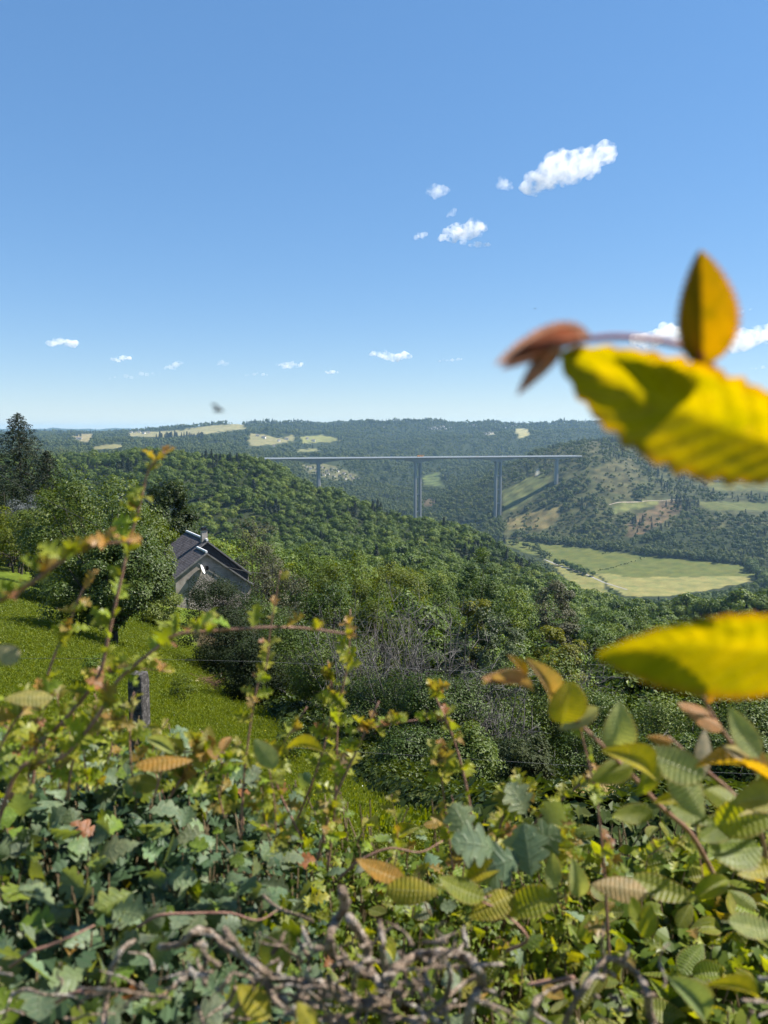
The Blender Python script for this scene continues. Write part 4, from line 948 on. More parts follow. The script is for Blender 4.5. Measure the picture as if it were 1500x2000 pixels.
# ------------------------------------------------------------------ lawn grass and flowers
def lawn():
    r = np.random.default_rng(8)
    def tuft(nb, hgt, sp, lean=.5):
        V = []; F = []
        for i in range(nb):
            x, y = r.normal(size=2)*sp; a = r.random()*6.283; h_ = hgt*r.uniform(.5, 1.1); w_ = .006+.004*r.random(); l = r.normal(size=2)*lean*h_
            c, s_ = math.cos(a)*w_, math.sin(a)*w_; b = len(V)
            V += [(x-c, y-s_, -.02), (x+c, y+s_, -.02), (x+c*.6+l[0]*.4, y+s_*.6+l[1]*.4, h_*.6), (x-c*.6+l[0]*.4, y-s_*.6+l[1]*.4, h_*.6), (x+l[0], y+l[1], h_)]
            F.append((b, b+1, b+2, b+3)); F.append((b+3, b+2, b+4, b+4))
        Q = np.array([f for f in F if f[2] != f[3]]); T = np.array([f[:3] for f in F if f[2] == f[3]])
        return V, Q, T
    gm = leafmat('grass_blades', [(.088,.122,.010),(.112,.148,.012),(.136,.166,.014),(.19,.195,.028)], .4, .5, .3)
    protos = []
    for i in range(3):
        V, Q, T = tuft(80, .032, .15); me = mkmesh('grass_tuft', np.array(V), [Q, T], [gm], fattr=r.random(len(Q)+len(T)))
        o = mkobj('grass_tuft', me); x, y = (-3.0+i*1.1, 9.5+i*.6); o.location = (x, y, h1(x, y)); tag(o, 'small tuft of lawn grass on the slope behind the hedge', kind='stuff'); protos.append(o)
    n = 60000; u = r.uniform(-80, 950, n); Y = 3.6+r.random(n)**1.5*46; X = (u-750)/F0*Y
    X2 = np.concatenate([X, (r.uniform(1000, 1500, 5000)-750)/F0*np.linspace(8, 20, 5000)]); Y2 = np.concatenate([Y, np.linspace(8, 20, 5000)])
    Zq = H(X2, Y2); qx, qy = proj(X2, Y2, Zq); ed = np.interp(qy, [1000,1180,1330,1380,1450,1530,1600,1660,2600], [330,380,430,520,620,730,850,1000,1100])
    kp = (qx < ed+r.normal(size=len(X2))*25) | ((qx > 1080) & (qx < 1300) & (qy > 1560) & (r.random(len(X2)) < .5)); X2 = X2[kp]; Y2 = Y2[kp]
    Z = H(X2, Y2); s = np.clip(Y2/14, .8, 2.2)*(.7+.6*r.random(len(X2)))
    instancer('lawn_grass', np.stack([X2, Y2, Z], 1), np.stack([s, s, s*.75/np.clip(Y2/14, 1, 2)], 1), r.random(len(X2))*6.283, protos, 'short sunlit grass of the sloping lawn', 'grass')
    um = leafmat('undergrowth_leaves', [(.018,.030,.007),(.035,.055,.010),(.060,.080,.014),(.11,.11,.03)], .3)
    dm = leafmat('dry_grass_blades', [(.20,.15,.05),(.32,.24,.09),(.42,.34,.15)], .35)
    C, N, v, cc = crown_points(170, r, .28, .28, .13, .13, 9, .5, .4, .2)
    V, F = leaf_quads(C, N, .075, r); up = mkobj('weed_tuft', mkmesh('weed_tuft', V, F, [um], fattr=v)); x, y = 2.2, 11.5; up.location = (x, y, h1(x, y)); tag(up, 'small leafy weed tuft under the bushes behind the hedge', kind='stuff')
    V, Q, T = tuft(70, .16, .13); dp = mkobj('dry_grass_tuft', mkmesh('dry_grass_tuft', np.array(V), [Q, T], [dm], fattr=r.random(len(Q)+len(T)))); x, y = unproj(1160, 1625, 5, 20)[:2]; dp.location = (x, y, h1(x, y)); tag(dp, 'tuft of dry golden grass under the bushes at the right', kind='stuff')
    n_ = 11000; Yu = 3.4+r.random(n_)**1.4*38; uu = r.uniform(300, 1560, n_); Xu = (uu-750)/F0*Yu; Zu = H(Xu, Yu); qx, qy = proj(Xu, Yu, Zu)
    ed = np.interp(qy, [1000,1180,1330,1380,1450,1530,1600,1660,2600], [330,380,430,520,620,730,850,1000,1100])
    isdry = inpoly(qx, qy, [(1085,1690),(1100,1590),(1170,1560),(1225,1580),(1245,1650),(1330,1690)]) | inpoly(qx, qy, [(930,1470),(1030,1440),(1040,1500),(950,1540)])
    k = (qx > ed-15) & ~isdry; s_ = (.6+.9*r.random(k.sum()))*np.clip(Yu[k]/12, .8, 2.4)
    instancer('undergrowth', np.stack([Xu[k], Yu[k], Zu[k]], 1), np.stack([s_, s_, s_], 1), r.random(k.sum())*6.28, [up], 'leafy undergrowth below the bushes', 'undergrowth')
    xs = r.uniform(1080, 1330, 9000); Yd = r.uniform(6.0, 16, 9000); Xd = (xs-750)/F0*Yd; xs2 = r.uniform(925, 1045, 3000); Yd2 = r.uniform(8, 22, 3000); Xd = np.concatenate([Xd, (xs2-750)/F0*Yd2]); Yd = np.concatenate([Yd, Yd2]); Zd = H(Xd, Yd); qx, qy = proj(Xd, Yd, Zd)
    k = inpoly(qx, qy, [(1085,1690),(1100,1590),(1170,1560),(1225,1580),(1245,1650),(1330,1690)]) | inpoly(qx, qy, [(930,1470),(1030,1440),(1040,1500),(950,1540)]); s_ = .6+.8*r.random(k.sum())
    instancer('dry_grass', np.stack([Xd[k], Yd[k], Zd[k]], 1), np.stack([s_, s_, s_*.8], 1), r.random(k.sum())*6.28, [dp], 'patches of dry golden grass among the bushes', 'grass')
    # little yellow and white flowers
    fy = surfmat('yellow_petals', (.75,.6,.05), (.8,.7,.1), 30, .6, 0); fw = surfmat('white_petals', (.7,.7,.62), (.8,.8,.75), 30, .6, 0)
    for mat, cnt, lab in ((fy, 170, 'tiny yellow flowers dotting the lawn'), (fw, 110, 'tiny white flowers dotting the lawn')):
        mb = MB()
        u = r.uniform(-50, 820, cnt); Yf = 7+r.random(cnt)**1.3*26; Xf = (u-750)/F0*Yf; Zf = H(Xf, Yf)+.12
        for x, y, z in zip(Xf, Yf, Zf):
            s_ = .0055*(1+y/14); a = r.random()*3
            V = [(x+math.cos(a+k*1.257)*s_, y+math.sin(a+k*1.257)*s_, z+.004*math.sin(k*2)) for k in range(5)]+[(x, y, z-.006), (x, y, z-.10)]
            mb.add(V, T=[(k, (k+1) % 5, 5) for k in range(5)]+[(5, 6, 0)])
        o = mb.obj('lawn_flowers', mat); tag(o, lab, 'flowers', kind='stuff')
    # taller weeds in the lawn (dark green clumps by the post) and along the thicket foot
    for lab, px, Y, pt, wp, mt, sd in (('low dark weed clump on the lawn left of the concrete post', 190, 11, 1405, 60, 'forest', 1), ('small nettle clump left of the post near the tree shadow', 165, 19, 1285, 60, 'forest', 2),
                                       ('leafy nettles around the brush pile', 345, 21, 1310, 60, 'bright', 3), ('pale leafy weeds below the left end of the thicket', 560, 15, 1400, 80, 'sallow', 4)):
        nt_('weed_clump', lab, 'weeds', px, Y, pt, wp, M[mt], .05, 1200, 14, 3, .98, 0, .4, seed=sd, r0=.008)
lawn()

# ------------------------------------------------------------------ brush pile, fence, left mesh fence
def brush_pile():
    r = np.random.default_rng(2); x, y, z = unproj(395, 1345, 12, 30)
    root = empty('brush_pile', (x, y, z), 'heap of cut brown branches with pale sawn wood on the lawn', 'brush pile')
    mb = MB()
    for i in range(150):
        L_ = r.uniform(.5, 1.2); a = r.normal()*.35; el = r.normal()*.2+.1
        c = np.array([r.normal()*.22, r.normal()*.2, abs(r.normal())*.13+.05])
        d = np.array([math.cos(a)*math.cos(el), math.sin(a)*math.cos(el), math.sin(el)])*L_/2
        mb.tube([c-d, c+r.normal(size=3)*.03, c+d+[0, 0, .03]], [.014, .010, .004], 4, cap=False)
    mb.obj('branches', M['brush'], root)
    for i in range(9):
        c = np.array([-.38+r.normal()*.07, r.normal()*.12-.03, .06+.04*i]); d = np.array([.16, r.normal()*.04, .02]); mb = MB(); mb.tube([c-d, c+d], [.035, .03], 7); mb.obj('cut_log', M['log'], root)
brush_pile()
def fence():
    Yp = 5.5; pt = P(270, 1314, Yp); zg = h1(pt.x, Yp)
    root = empty('fence', (pt.x, Yp, zg), 'wire fence with a square lichen-covered concrete post at its left', 'fence')
    # post: squared, slightly chipped, turned so that its right side shows
    r = np.random.default_rng(5); Hh = pt.z-zg; V = []; lv = np.linspace(-.4, Hh, 26); prof = []
    for (a, b) in ((-1,-1),(1,-1),(1,1),(-1,1)):
        b0 = np.array((a, b))
        for t in (-.78, .78):
            prof.append(b0*1.0+(np.array((t-1 if False else 0, 0))))
    prof = [(-.86,-1),(.86,-1),(1,-.86),(1,.86),(.86,1),(-.86,1),(-1,.86),(-1,-.86)]
    ang = R(-12)
    for i, z in enumerate(lv):
        f = .058*(1-.0*z)*(1-(.12 if i == len(lv)-1 else 0))
        for (a, b) in prof:
            q = np.array((a, b))*f+r.normal(size=2)*.0012
            V.append((q[0]*math.cos(ang)-q[1]*math.sin(ang), q[0]*math.sin(ang)+q[1]*math.cos(ang), z))
    n = len(lv); F = np.array([(i*8+j, i*8+(j+1) % 8, (i+1)*8+(j+1) % 8, (i+1)*8+j) for i in range(n-1) for j in range(8)])
    V.append((0, 0, Hh+.004)); T = np.array([(n*8, (n-1)*8+j, (n-1)*8+(j+1) % 8) for j in range(8)])
    mkobj('post', mkmesh('post', np.array(V), [F, T], [M['postc']]), root)
    O = np.array([pt.x, Yp, zg])
    def wire(pts, rad=.0010):
        mb = MB(); mb.tube([np.array(P(*p))-O for p in pts], rad, 5, cap=False); mb.obj('wire', M['wire'], root)
    wire([(285,1287,5.44),(330,1288,5.46),(500,1292,5.6),(750,1303,5.8),(1000,1315,6.0),(1200,1323,6.1),(1400,1331,6.2),(1800,1350,6.5)])
    wire([(285,1455,5.44),(430,1457,5.5),(620,1462,5.6),(720,1470,5.7),(900,1481,5.8),(1100,1494,5.9),(1300,1504,6.0),(1480,1512,6.1),(1800,1530,6.3)])
    wire([(285,1287,5.44),(100,1286,5.5),(-100,1286,5.6)])
    # far little stock fence at the left edge
    root2 = empty('garden_fence', tuple(P(40, 1095, 84)), 'low wire mesh fence with thin posts at the top of the lawn, left edge', 'fence')
    O2 = np.array(P(40, 1095, 84)); fp = [(-60, 84.0), (-20, 84), (12, 84), (21, 84.2), (50, 84.5)]
    tops = []
    for i, (px, Y) in enumerate(fp):
        X = (px-750)/F0*Y; z = h1(X, Y); hh = 1.25
        mb = MB(); mb.tube([np.array((X, Y, z-.3))-O2, np.array((X, Y, z+hh))-O2], .045 if i < 4 else .08, 6); mb.obj('post', M['greytwig'] if i < 4 else M['bark'], root2)
        tops.append(np.array((X, Y, z)))
    mb = MB()
    for k in np.linspace(.1, 1.2, 8):
        mb.tube([t+[0, 0, k]-O2 for t in tops], .006, 3, cap=False)
    A_, B_ = tops[0], tops[-1]
    for t in np.linspace(0, 1, 40):
        q = A_+(B_-A_)*t; q[2] = h1(q[0], q[1]); mb.tube([q+[0, 0, .05]-O2, q+[0, 0, 1.2]-O2], .005, 3, cap=False)
    mb.obj('wire_mesh', M['wire'], root2)
fence()

# ------------------------------------------------------------------ leaf meshes for the hedge and the branches
def leaf_mesh(name, width, rows, cols, mat, fold=.12, curl=.1, pleat=0, npl=12, stalk=.12, twist=0):
    """blade along +Y from the origin, length 1; width(t)-> half width"""
    V = []; UV = []; ts = np.linspace(0, 1, rows)
    for t in ts:
        w_ = max(width(t), .0015)
        for c in range(-cols, cols+1):
            s = c/cols; x = s*w_
            z = abs(s)*w_*fold*2+curl*(-(t-.45)**2*1.4+.25)+twist*s*w_*t
            y = t-abs(s)*w_*.0
            if pleat: z += pleat*math.cos((t-abs(s)*.20)*npl*6.283)*min(1, abs(s)*3)*(1-abs(s)*.3)*min(1, w_*6)
            V.append((x, y, z)); UV.append((s*.5+.5, t))
    k = 2*cols+1; F = [(i*k+j, i*k+j+1, (i+1)*k+j+1, (i+1)*k+j) for i in range(rows-1) for j in range(2*cols)]
    z0 = curl*(-(.45)**2*1.4+.25); b = len(V); sw = .012
    if stalk:
        V += [(-sw, .02, z0), (sw, .02, z0), (sw*.8, -stalk, z0-.03), (-sw*.8, -stalk, z0-.03)]; UV += [(.5, 0)]*4; F.append((b, b+1, b+2, b+3))
    return mkmesh(name, np.array(V), np.array(F), [mat], smooth=True, uv=np.array(UV))
def w_horn(t, a=.30, teeth=0.02, n=26):
    e = math.sin(math.pi*min(1, t**.80))**.72*a*(1-.18*t) if 0 < t < 1 else 0
    return e*(1+0*t)+(teeth*(abs(math.sin(t*n*math.pi/1.0))-.5)*min(1, 6*t*(1-t)) if 0 < t < 1 else 0)
def w_oak(t):
    if t <= 0 or t >= 1: return 0
    e = (.10+.33*math.sin(math.pi*min(1, t**1.25))**.8)*min(1, 6*(1-t))**.5*min(1, 5*t+.1)
    return max(.018, e*(.36+.64*abs(math.sin(math.pi*(t*3.6+.1)))**.55))
def w_haw(t):
    if t <= 0: return .0
    if t >= 1: return 0
    if t < .3: return .03+.25*(t/.3)**1.5
    k = (t-.3)/.7
    return max(.06, (.46*(1-k**2.2))*(.62+.38*math.cos(k*2.5*2*math.pi+.9)))
def w_round(t): return .40*math.sin(math.pi*t**.85)**.55 if 0 < t < 1 else 0
LM = {}
LM['horn'] = [leaf_mesh('hornbeam_leaf', lambda t, a=a: w_horn(t, a), 78, 3, M['hornbeam'], f, c, .014, 12) for a, f, c in ((.30,.25,.3),(.32,.1,-.25),(.27,.5,.5),(.33,-.1,.15))]
LM['oak'] = [leaf_mesh('oak_leaf', w_oak, 44, 2, M['oak'], f, c, twist=tw) for f, c, tw in ((.1,.25,0),(.2,-.2,.3),(.0,.4,-.3),(-.15,.1,.2))]
LM['haw'] = [leaf_mesh('hawthorn_leaf', w_haw, 20, 2, M['hawthorn'], f, c) for f, c in ((.2,.3),(.4,-.2),(.1,.5))]
LM['round'] = [leaf_mesh('round_leaf', w_round, 70, 3, M['hornbeam'], .1, .2, .016, 12)]
def place_leaf(me, name, pos, d, nrm, L_, color, parent, W_=1.0):
    y = Vector(d).normalized(); z = Vector(nrm); z = (z-y*z.dot(y)).normalized(); x = y.cross(z)
    m = Matrix(((x.x*L_*W_, y.x*L_, z.x*L_, pos[0]), (x.y*L_*W_, y.y*L_, z.y*L_, pos[1]), (x.z*L_*W_, y.z*L_, z.z*L_, pos[2]), (0, 0, 0, 1)))
    o = bpy.data.objects.new(name, me); COL.objects.link(o); o.parent = parent
    pm = parent.matrix_world if parent.parent is None else Matrix.Translation(world_loc(parent))
    o.matrix_parent_inverse = Matrix.Identity(4)
    o.matrix_basis = Matrix.Translation(-world_loc(parent)) @ m
    o.color = (*color, 1); return o
def world_loc(o):
    v = Vector(o.location); p = o.parent
    while p: v += Vector(p.location); p = p.parent
    return v
# tints (blade colours)
def tint(kind, r):
    u = r.random()
    if kind == 'oak':
        if u < .76: c = np.array((.135,.190,.105))*(.65+.65*r.random())
        elif u < .93: c = np.array((.10,.15,.016))*(.8+.7*r.random())
        elif u < .98: c = np.array((.15,.18,.03))
        else: c = np.array((.24,.09,.03))
    elif kind == 'haw':
        if u < .45: c = np.array((.17,.215,.016))*(.7+.8*r.random())
        elif u < .84: c = np.array((.25,.26,.03))*(.8+.4*r.random())
        elif u < .95: c = np.array((.26,.17,.04))
        else: c = np.array((.27,.11,.05))
    elif kind == 'horn':
        if u < .60: c = np.array((.16,.205,.012))*(.7+.8*r.random())
        elif u < .85: c = np.array((.22,.23,.02))*(.8+.5*r.random())
        elif u < .94: c = np.array((.30,.19,.03))
        else: c = np.array((.26,.30,.20))
    else: c = np.array(kind)
    return tuple(np.clip(c*(1+.06*r.normal(size=3)), .005, .9))
def tube_obj(name, pts, rad, mat, parent, k=7, smooth=True, knob=0, r=None):
    """smoothed polyline tube in world coordinates under parent"""
    Pn = np.array([tuple(p) for p in pts], float); n = len(Pn)
    t = np.arange(n); tf = np.linspace(0, n-1, max(6, (n-1)*7))
    def cr(v):
        vp = np.concatenate([[2*v[0]-v[1]], v, [2*v[-1]-v[-2]]]); i = np.minimum(tf.astype(int), n-2); f = tf-i
        p0, p1, p2, p3 = vp[i], vp[i+1], vp[i+2], vp[i+3]
        return .5*((2*p1)+(-p0+p2)*f+(2*p0-5*p1+4*p2-p3)*f*f+(-p0+3*p1-3*p2+p3)*f**3)
    Q = np.stack([cr(Pn[:, i]) for i in range(3)], 1); rr = np.interp(tf, t, np.broadcast_to(rad, (n,)) if np.ndim(rad) else np.full(n, rad))
    if knob and r is not None:
        rr = rr*(1+knob*np.abs(r.normal(size=len(rr)))*.6); Q = Q+r.normal(size=Q.shape)*rr[:, None]*.25*knob
    O = np.array(world_loc(parent)); mb = MB(); mb.tube(Q-O, rr, k)
    return mb.obj(name, mat, parent, smooth=smooth), Q
def rleaf(kind, r): return LM[kind][r.integers(len(LM[kind]))]

# hedge top height (m, relative to the eye) as a function of picture column at 1.3 m
_hx = [-200, 100, 300, 420, 520, 620, 720, 900, 1000, 1150, 1300, 1450, 1700]; _hy = [1475, 1480, 1495, 1530, 1590, 1650, 1690, 1700, 1665, 1690, 1700, 1660, 1620]
def hedge_top(X, Y):
    u = 750+F0*X/np.maximum(Y, .3); p = np.interp(u, _hx, _hy); a = PITCH+np.arctan((p-1000)/F0)
    return -np.tan(a)*1.32
def shrub(name, label, u0, u1, kinds, n_obj, n_mass, seed, size):
    """part of the clipped hedge: leaf parts near the top, a mass of leaves and twigs below"""
    r = np.random.default_rng(seed); uc = (u0+u1)/2
    root = empty(name, ((uc-750)/F0*1.0, 1.0, -1.7), label, 'hedge shrub'); base = world_loc(root)
    def pick():
        q = r.random(); a = 0
        for k, w_ in kinds:
            a += w_
            if q < a: return k
        return kinds[-1][0]
    # candidates on the surface
    for i in range(n_obj):
        Y = r.uniform(.58, 1.5); u = r.uniform(u0, u1); X = (u-750)/F0*Y; k = pick()
        z = hedge_top(X, Y)-abs(r.normal())*.035+.012*r.random()
        d = Vector((r.normal(), r.normal()*.8-.2, r.normal()*.35+.15)); nr = Vector((r.normal()*.5+.3, r.normal()*.4-.25, .95)) if r.random() < .68 else Vector((-.8+r.normal()*.4, -.7+r.normal()*.3, .25+r.normal()*.3))
        s = size.get(k, .04)*(.7+.6*r.random())
        place_leaf(rleaf(k, r), {'oak': 'oak_leaf', 'haw': 'hawthorn_leaf', 'horn': 'hornbeam_leaf'}[k], (X, Y, z), d, nr, s, tint(k, r), root, 1.0)
    # mass of leaves below the surface, front and back faces
    Y = r.uniform(.40, 1.75, n_mass); u = r.uniform(u0-40, u1+40, n_mass); X = (u-750)/F0*Y
    zt_ = hedge_top(X, np.clip(Y, .5, 1.6)); dep = .02+np.abs(r.normal(size=n_mass))*.11
    dep += np.clip(Y-1.45, 0, 1)*1.2; Z = zt_-dep
    C = np.stack([X, Y, Z], 1)-np.array(base); N = norm(r.normal(size=(n_mass, 3))*.6+np.array([.2, -.3, .7]))
    # six-sided lobed leaf faces
    t_ = rand_dirs(n_mass, r); t_ = norm(t_-(t_*N).sum(1)[:, None]*N); b_ = np.cross(N, t_); s_ = (size.get(kinds[0][0], .04)*.8*(.6+.7*r.random(n_mass)))[:, None]
    prof = [(-.5,0),(-.30,.10),(-.12,.26),(.0,.13),(.16,.30),(.30,.14),(.5,.0),(.30,-.14),(.16,-.30),(.0,-.13),(-.12,-.26),(-.30,-.10)]
    if kinds[0][0] == 'horn': prof = [(-.5,0),(-.3,.17),(-.1,.27),(.1,.28),(.25,.2),(.4,.1),(.5,0),(.4,-.1),(.25,-.2),(.1,-.28),(-.1,-.27),(-.3,-.17)]
    V = np.stack([C+t_*s_*a+b_*s_*b+N*s_*abs(b)*.3 for a, b in prof], 1).reshape(-1, 3); k = len(prof)
    idx = np.arange(n_mass)[:, None]*k
    F = np.concatenate([idx+np.array([[0, 1, 11, 11]])*1])[:, :3]
    T = [idx+np.array([[0, 1, 11]]), idx+np.array([[5, 6, 7]])]; Qd = [idx+np.array([[i, i+1, 11-i, 12-i]]) for i in (1, 2, 3, 4)]
    Tt = np.vstack(T); Qq = np.vstack(Qd)
    vv = r.random(n_mass)
    o = mkobj('leaf_mass', mkmesh('leaf_mass', V, [Qq, Tt], [{'oak': M['massoak'], 'haw': M['masshaw'], 'horn': M['masshaw']}[kinds[0][0]]], fattr=np.concatenate([np.tile(vv, 4), np.tile(vv, 2)])), root); o['kind'] = 'stuff'
    mb = MB()
    for i in range(260):
        Y0 = r.uniform(.5, 1.6); X0 = (r.uniform(u0, u1)-750)/F0*Y0; zz = float(hedge_top(X0, Y0))
        p0 = np.array((X0+r.normal()*.06, Y0+r.normal()*.06, zz-.45)); p2 = np.array((X0, Y0, zz-.0-.04*abs(r.normal()))); p1 = (p0+p2)/2+r.normal(size=3)*.03
        mb.tube([p0-base, p1-base, p2-base], [.004, .003, .0012], 4, cap=False)
    for i in range(7):
        X0 = ((u0+(i+.5)*(u1-u0)/7)-750)/F0; mb.tube([np.array((X0, 1.0+r.normal()*.1, h1(X0, 1)-.05))-base, np.array((X0+r.normal()*.05, 1.0, -1.3))-base, np.array((X0+r.normal()*.1, 1.0, -.95))-base], [.016, .012, .006], 6)
    o = mb.obj('inner_twigs', M['stem'], root); o['kind'] = 'stuff'
    return root
M['massoak'] = leafmat('hedge_leaf_mass_grey', [(.010,.022,.009),(.032,.060,.026),(.066,.110,.048),(.11,.145,.03)], .22, .5, .25)
M['masshaw'] = leafmat('hedge_leaf_mass_green', [(.012,.026,.005),(.044,.076,.008),(.095,.135,.012),(.20,.20,.018)], .35, .5, .25)
S1 = shrub('oak_hedge_shrub', 'leftmost part of the clipped hedge, blue-green lobed leaves at the left edge', -60, 270, [('oak', .90), ('haw', .1)], 295, 3600, 1, {'oak': .043, 'haw': .027})
S2 = shrub('oak_hedge_shrub', 'blue-green lobed-leaf shrub of the hedge below the concrete post', 270, 580, [('oak', .86), ('haw', .14)], 295, 3600, 2, {'oak': .040, 'haw': .026})
S3 = shrub('hawthorn_hedge_shrub', 'small-leaved hawthorn part of the hedge around the gnarled pruned branches', 580, 880, [('haw', .72), ('oak', .12), ('horn', .16)], 290, 5200, 3, {'oak': .036, 'haw': .027, 'horn': .045})
S4 = shrub('hawthorn_hedge_shrub', 'mixed green hedge shrub right of the gnarled branches', 880, 1200, [('haw', .60), ('oak', .16), ('horn', .24)], 290, 5200, 4, {'oak': .042, 'haw': .027, 'horn': .042})
S5 = shrub('hornbeam_hedge_shrub', 'hornbeam part of the hedge at the right edge', 1200, 1580, [('horn', .62), ('haw', .38)], 270, 4600, 5, {'haw': .029, 'horn': .050})

RS = np.random.default_rng(77)
def sprig(root, pts, Y, r0=.0022, leaf='haw', n=26, L_=.024, tints=None, mat='twig', top='orange', twigname='sprig'):
    """upright shoot drawn through picture points at distance Y, with leaves along it"""
    W_ = [P(p[0], p[1], Y+(p[2] if len(p) > 2 else 0)) for p in pts]
    o, Q = tube_obj(twigname, W_, np.linspace(r0, r0*.45, len(W_)), M[mat], root, 6)
    Q = Q; nq = len(Q)
    for i in range(n):
        t = (i+RS.random())/n; t = .06+.94*t; q = Q[min(nq-1, int(t*(nq-1)))]
        cl = RS.integers(1, 4)
        for c in range(cl):
            a = RS.random()*6.283; d = Vector((math.cos(a), math.sin(a)*.8, RS.normal()*.5+.5)); nr = Vector((RS.normal()*.5+.1, RS.normal()*.5-.55, .7))
            kk = leaf
            if t > .86 and top == 'orange': col = tuple((np.array((.33,.17,.05)) if RS.random() < .55 else np.array((.30,.27,.03)))*(.7+.6*RS.random()))
            elif t > .86: col = tuple(np.array((.23,.21,.04))*(.8+.4*RS.random()))
            else: col = tint('haw' if tints is None else tints, RS)
            s = L_*1.25*(.6+.6*RS.random())*(1-.35*max(0, t-.8)/.2)
            place_leaf(rleaf(kk, RS), 'leaf', tuple(q), d, nr, s, col, o)
    return o
sp = sprig
sp(S1, [(60,1560),(70,1470),(76,1376),(108,1276),(132,1228),(154,1168),(176,1125)], .95, n=14, L_=.022)
sp(S1, [(20,1560),(60,1470),(132,1400),(192,1320),(212,1240),(232,1150),(252,1060),(272,990),(290,920),(322,882)], .85, .0026, n=24, L_=.021)
sp(S1, [(-60,1200),(34,1156),(76,1128),(120,1096),(176,1068),(256,1056)], .62, .0024, n=12, L_=.020, mat='twig')
sp(S1, [(-10,1620),(40,1500),(120,1480),(190,1400),(230,1330),(300,1270),(345,1240),(420,1232),(560,1225),(694,1240)], .78, .0026, n=24, L_=.022)
sp(S2, [(470,1640),(478,1500),(500,1350),(520,1300),(528,1230),(548,1115)], .95, .0018, n=15, L_=.019)
sp(S2, [(640,1700),(655,1560),(660,1400),(680,1290),(684,1190)], 1.05, .0024, n=18, L_=.023)
sp(S3, [(620,1680),(650,1570),(690,1480),(740,1370)], 1.0, .0024, n=15, L_=.022)
sp(S2, [(560,1650),(620,1500),(648,1380),(640,1290)], 1.05, .002, n=14, L_=.022)
sp(S3, [(930,1690),(915,1560),(888,1450),(850,1360),(838,1335)], 1.0, .0026, n=14, L_=.020)
sp(S3, [(690,1430),(760,1415),(830,1405),(885,1408)], 1.0, .0014, n=13, L_=.015)
sp(S3, [(885,1700),(872,1600),(860,1500),(852,1480)], 1.0, .0018, n=13, L_=.024)
sp(S2, [(590,1640),(540,1530),(545,1470),(600,1380)], 1.0, .0016, n=8, L_=.022)
sp(S4, [(1190,1870),(1184,1760),(1178,1680),(1165,1560),(1140,1450),(1128,1400)], .85, .0020, n=9, L_=.024)
sp(S4, [(1010,1700),(1050,1600),(1100,1560),(1150,1520),(1200,1510)], 1.05, .0018, n=18, L_=.020)
sp(S4, [(960,1700),(975,1620),(1000,1560),(1030,1530)], 1.0, .002, n=12, L_=.028, leaf='haw')
sp(S4, [(1085,1700),(1090,1640),(1100,1590)], 1.0, .0016, n=10, L_=.022)
sp(S2, [(300,1560),(330,1480),(390,1468),(440,1470)], .9, .0016, n=9, L_=.026, leaf='horn')
sp(S2, [(330,1560),(380,1480),(400,1460)], .9, .0016, n=12, L_=.026)
sp(S1, [(-20,1520),(10,1440),(60,1370),(90,1360)], .8, .0016, n=8, L_=.026)
sp(S1, [(130,1560),(150,1460),(190,1420),(240,1400)], .9, .0016, n=10, L_=.024)
sp(S2, [(180,1335),(225,1312),(270,1306),(335,1312)], .9, .0012, n=11, L_=.020)
for k in range(19):
    u = RS.uniform(20, 1450) if k < 15 else RS.uniform(-10, 480); hy = np.interp(u, _hx, _hy); ln = RS.uniform(60, 150)
    rt = S1 if u < 270 else S2 if u < 580 else S3 if u < 880 else S4 if u < 1200 else S5
    sp(rt, [(u, hy+60), (u+RS.normal()*15, hy-ln*.3), (u+RS.normal()*30, hy-ln)], RS.uniform(.9, 1.2), .0013, n=9, L_=.022, top='yellow')

def pleaf(root, kind, px, py, Y, L_px, ang, col, tilt=0, face=.75, W_=1.0, name='hornbeam_leaf', idx=None, side=.0):
    """leaf centred at a picture point; ang = direction of its tip in the picture (deg, 0 = right, 90 = up)"""
    a = R(ang); d = RT*math.cos(a)+UP*math.sin(a)+FW*tilt; Ls = L_px/F0*Y*1.03; c = P(px, py, Y)
    nr = -FW*face+Vector((.25+side, 0, 1))*(1-face)+RT*RS.normal()*.1
    base = c-d.normalized()*Ls*.5
    me = LM[kind][idx] if idx is not None else rleaf(kind, RS)
    return place_leaf(me, name, tuple(base), d, nr, Ls, col, root, W_)
GY, YL, OR, PK, PG, GR = (.20,.23,.012), (.36,.31,.012), (.38,.19,.02), (.34,.19,.10), (.28,.32,.11), (.13,.18,.012)
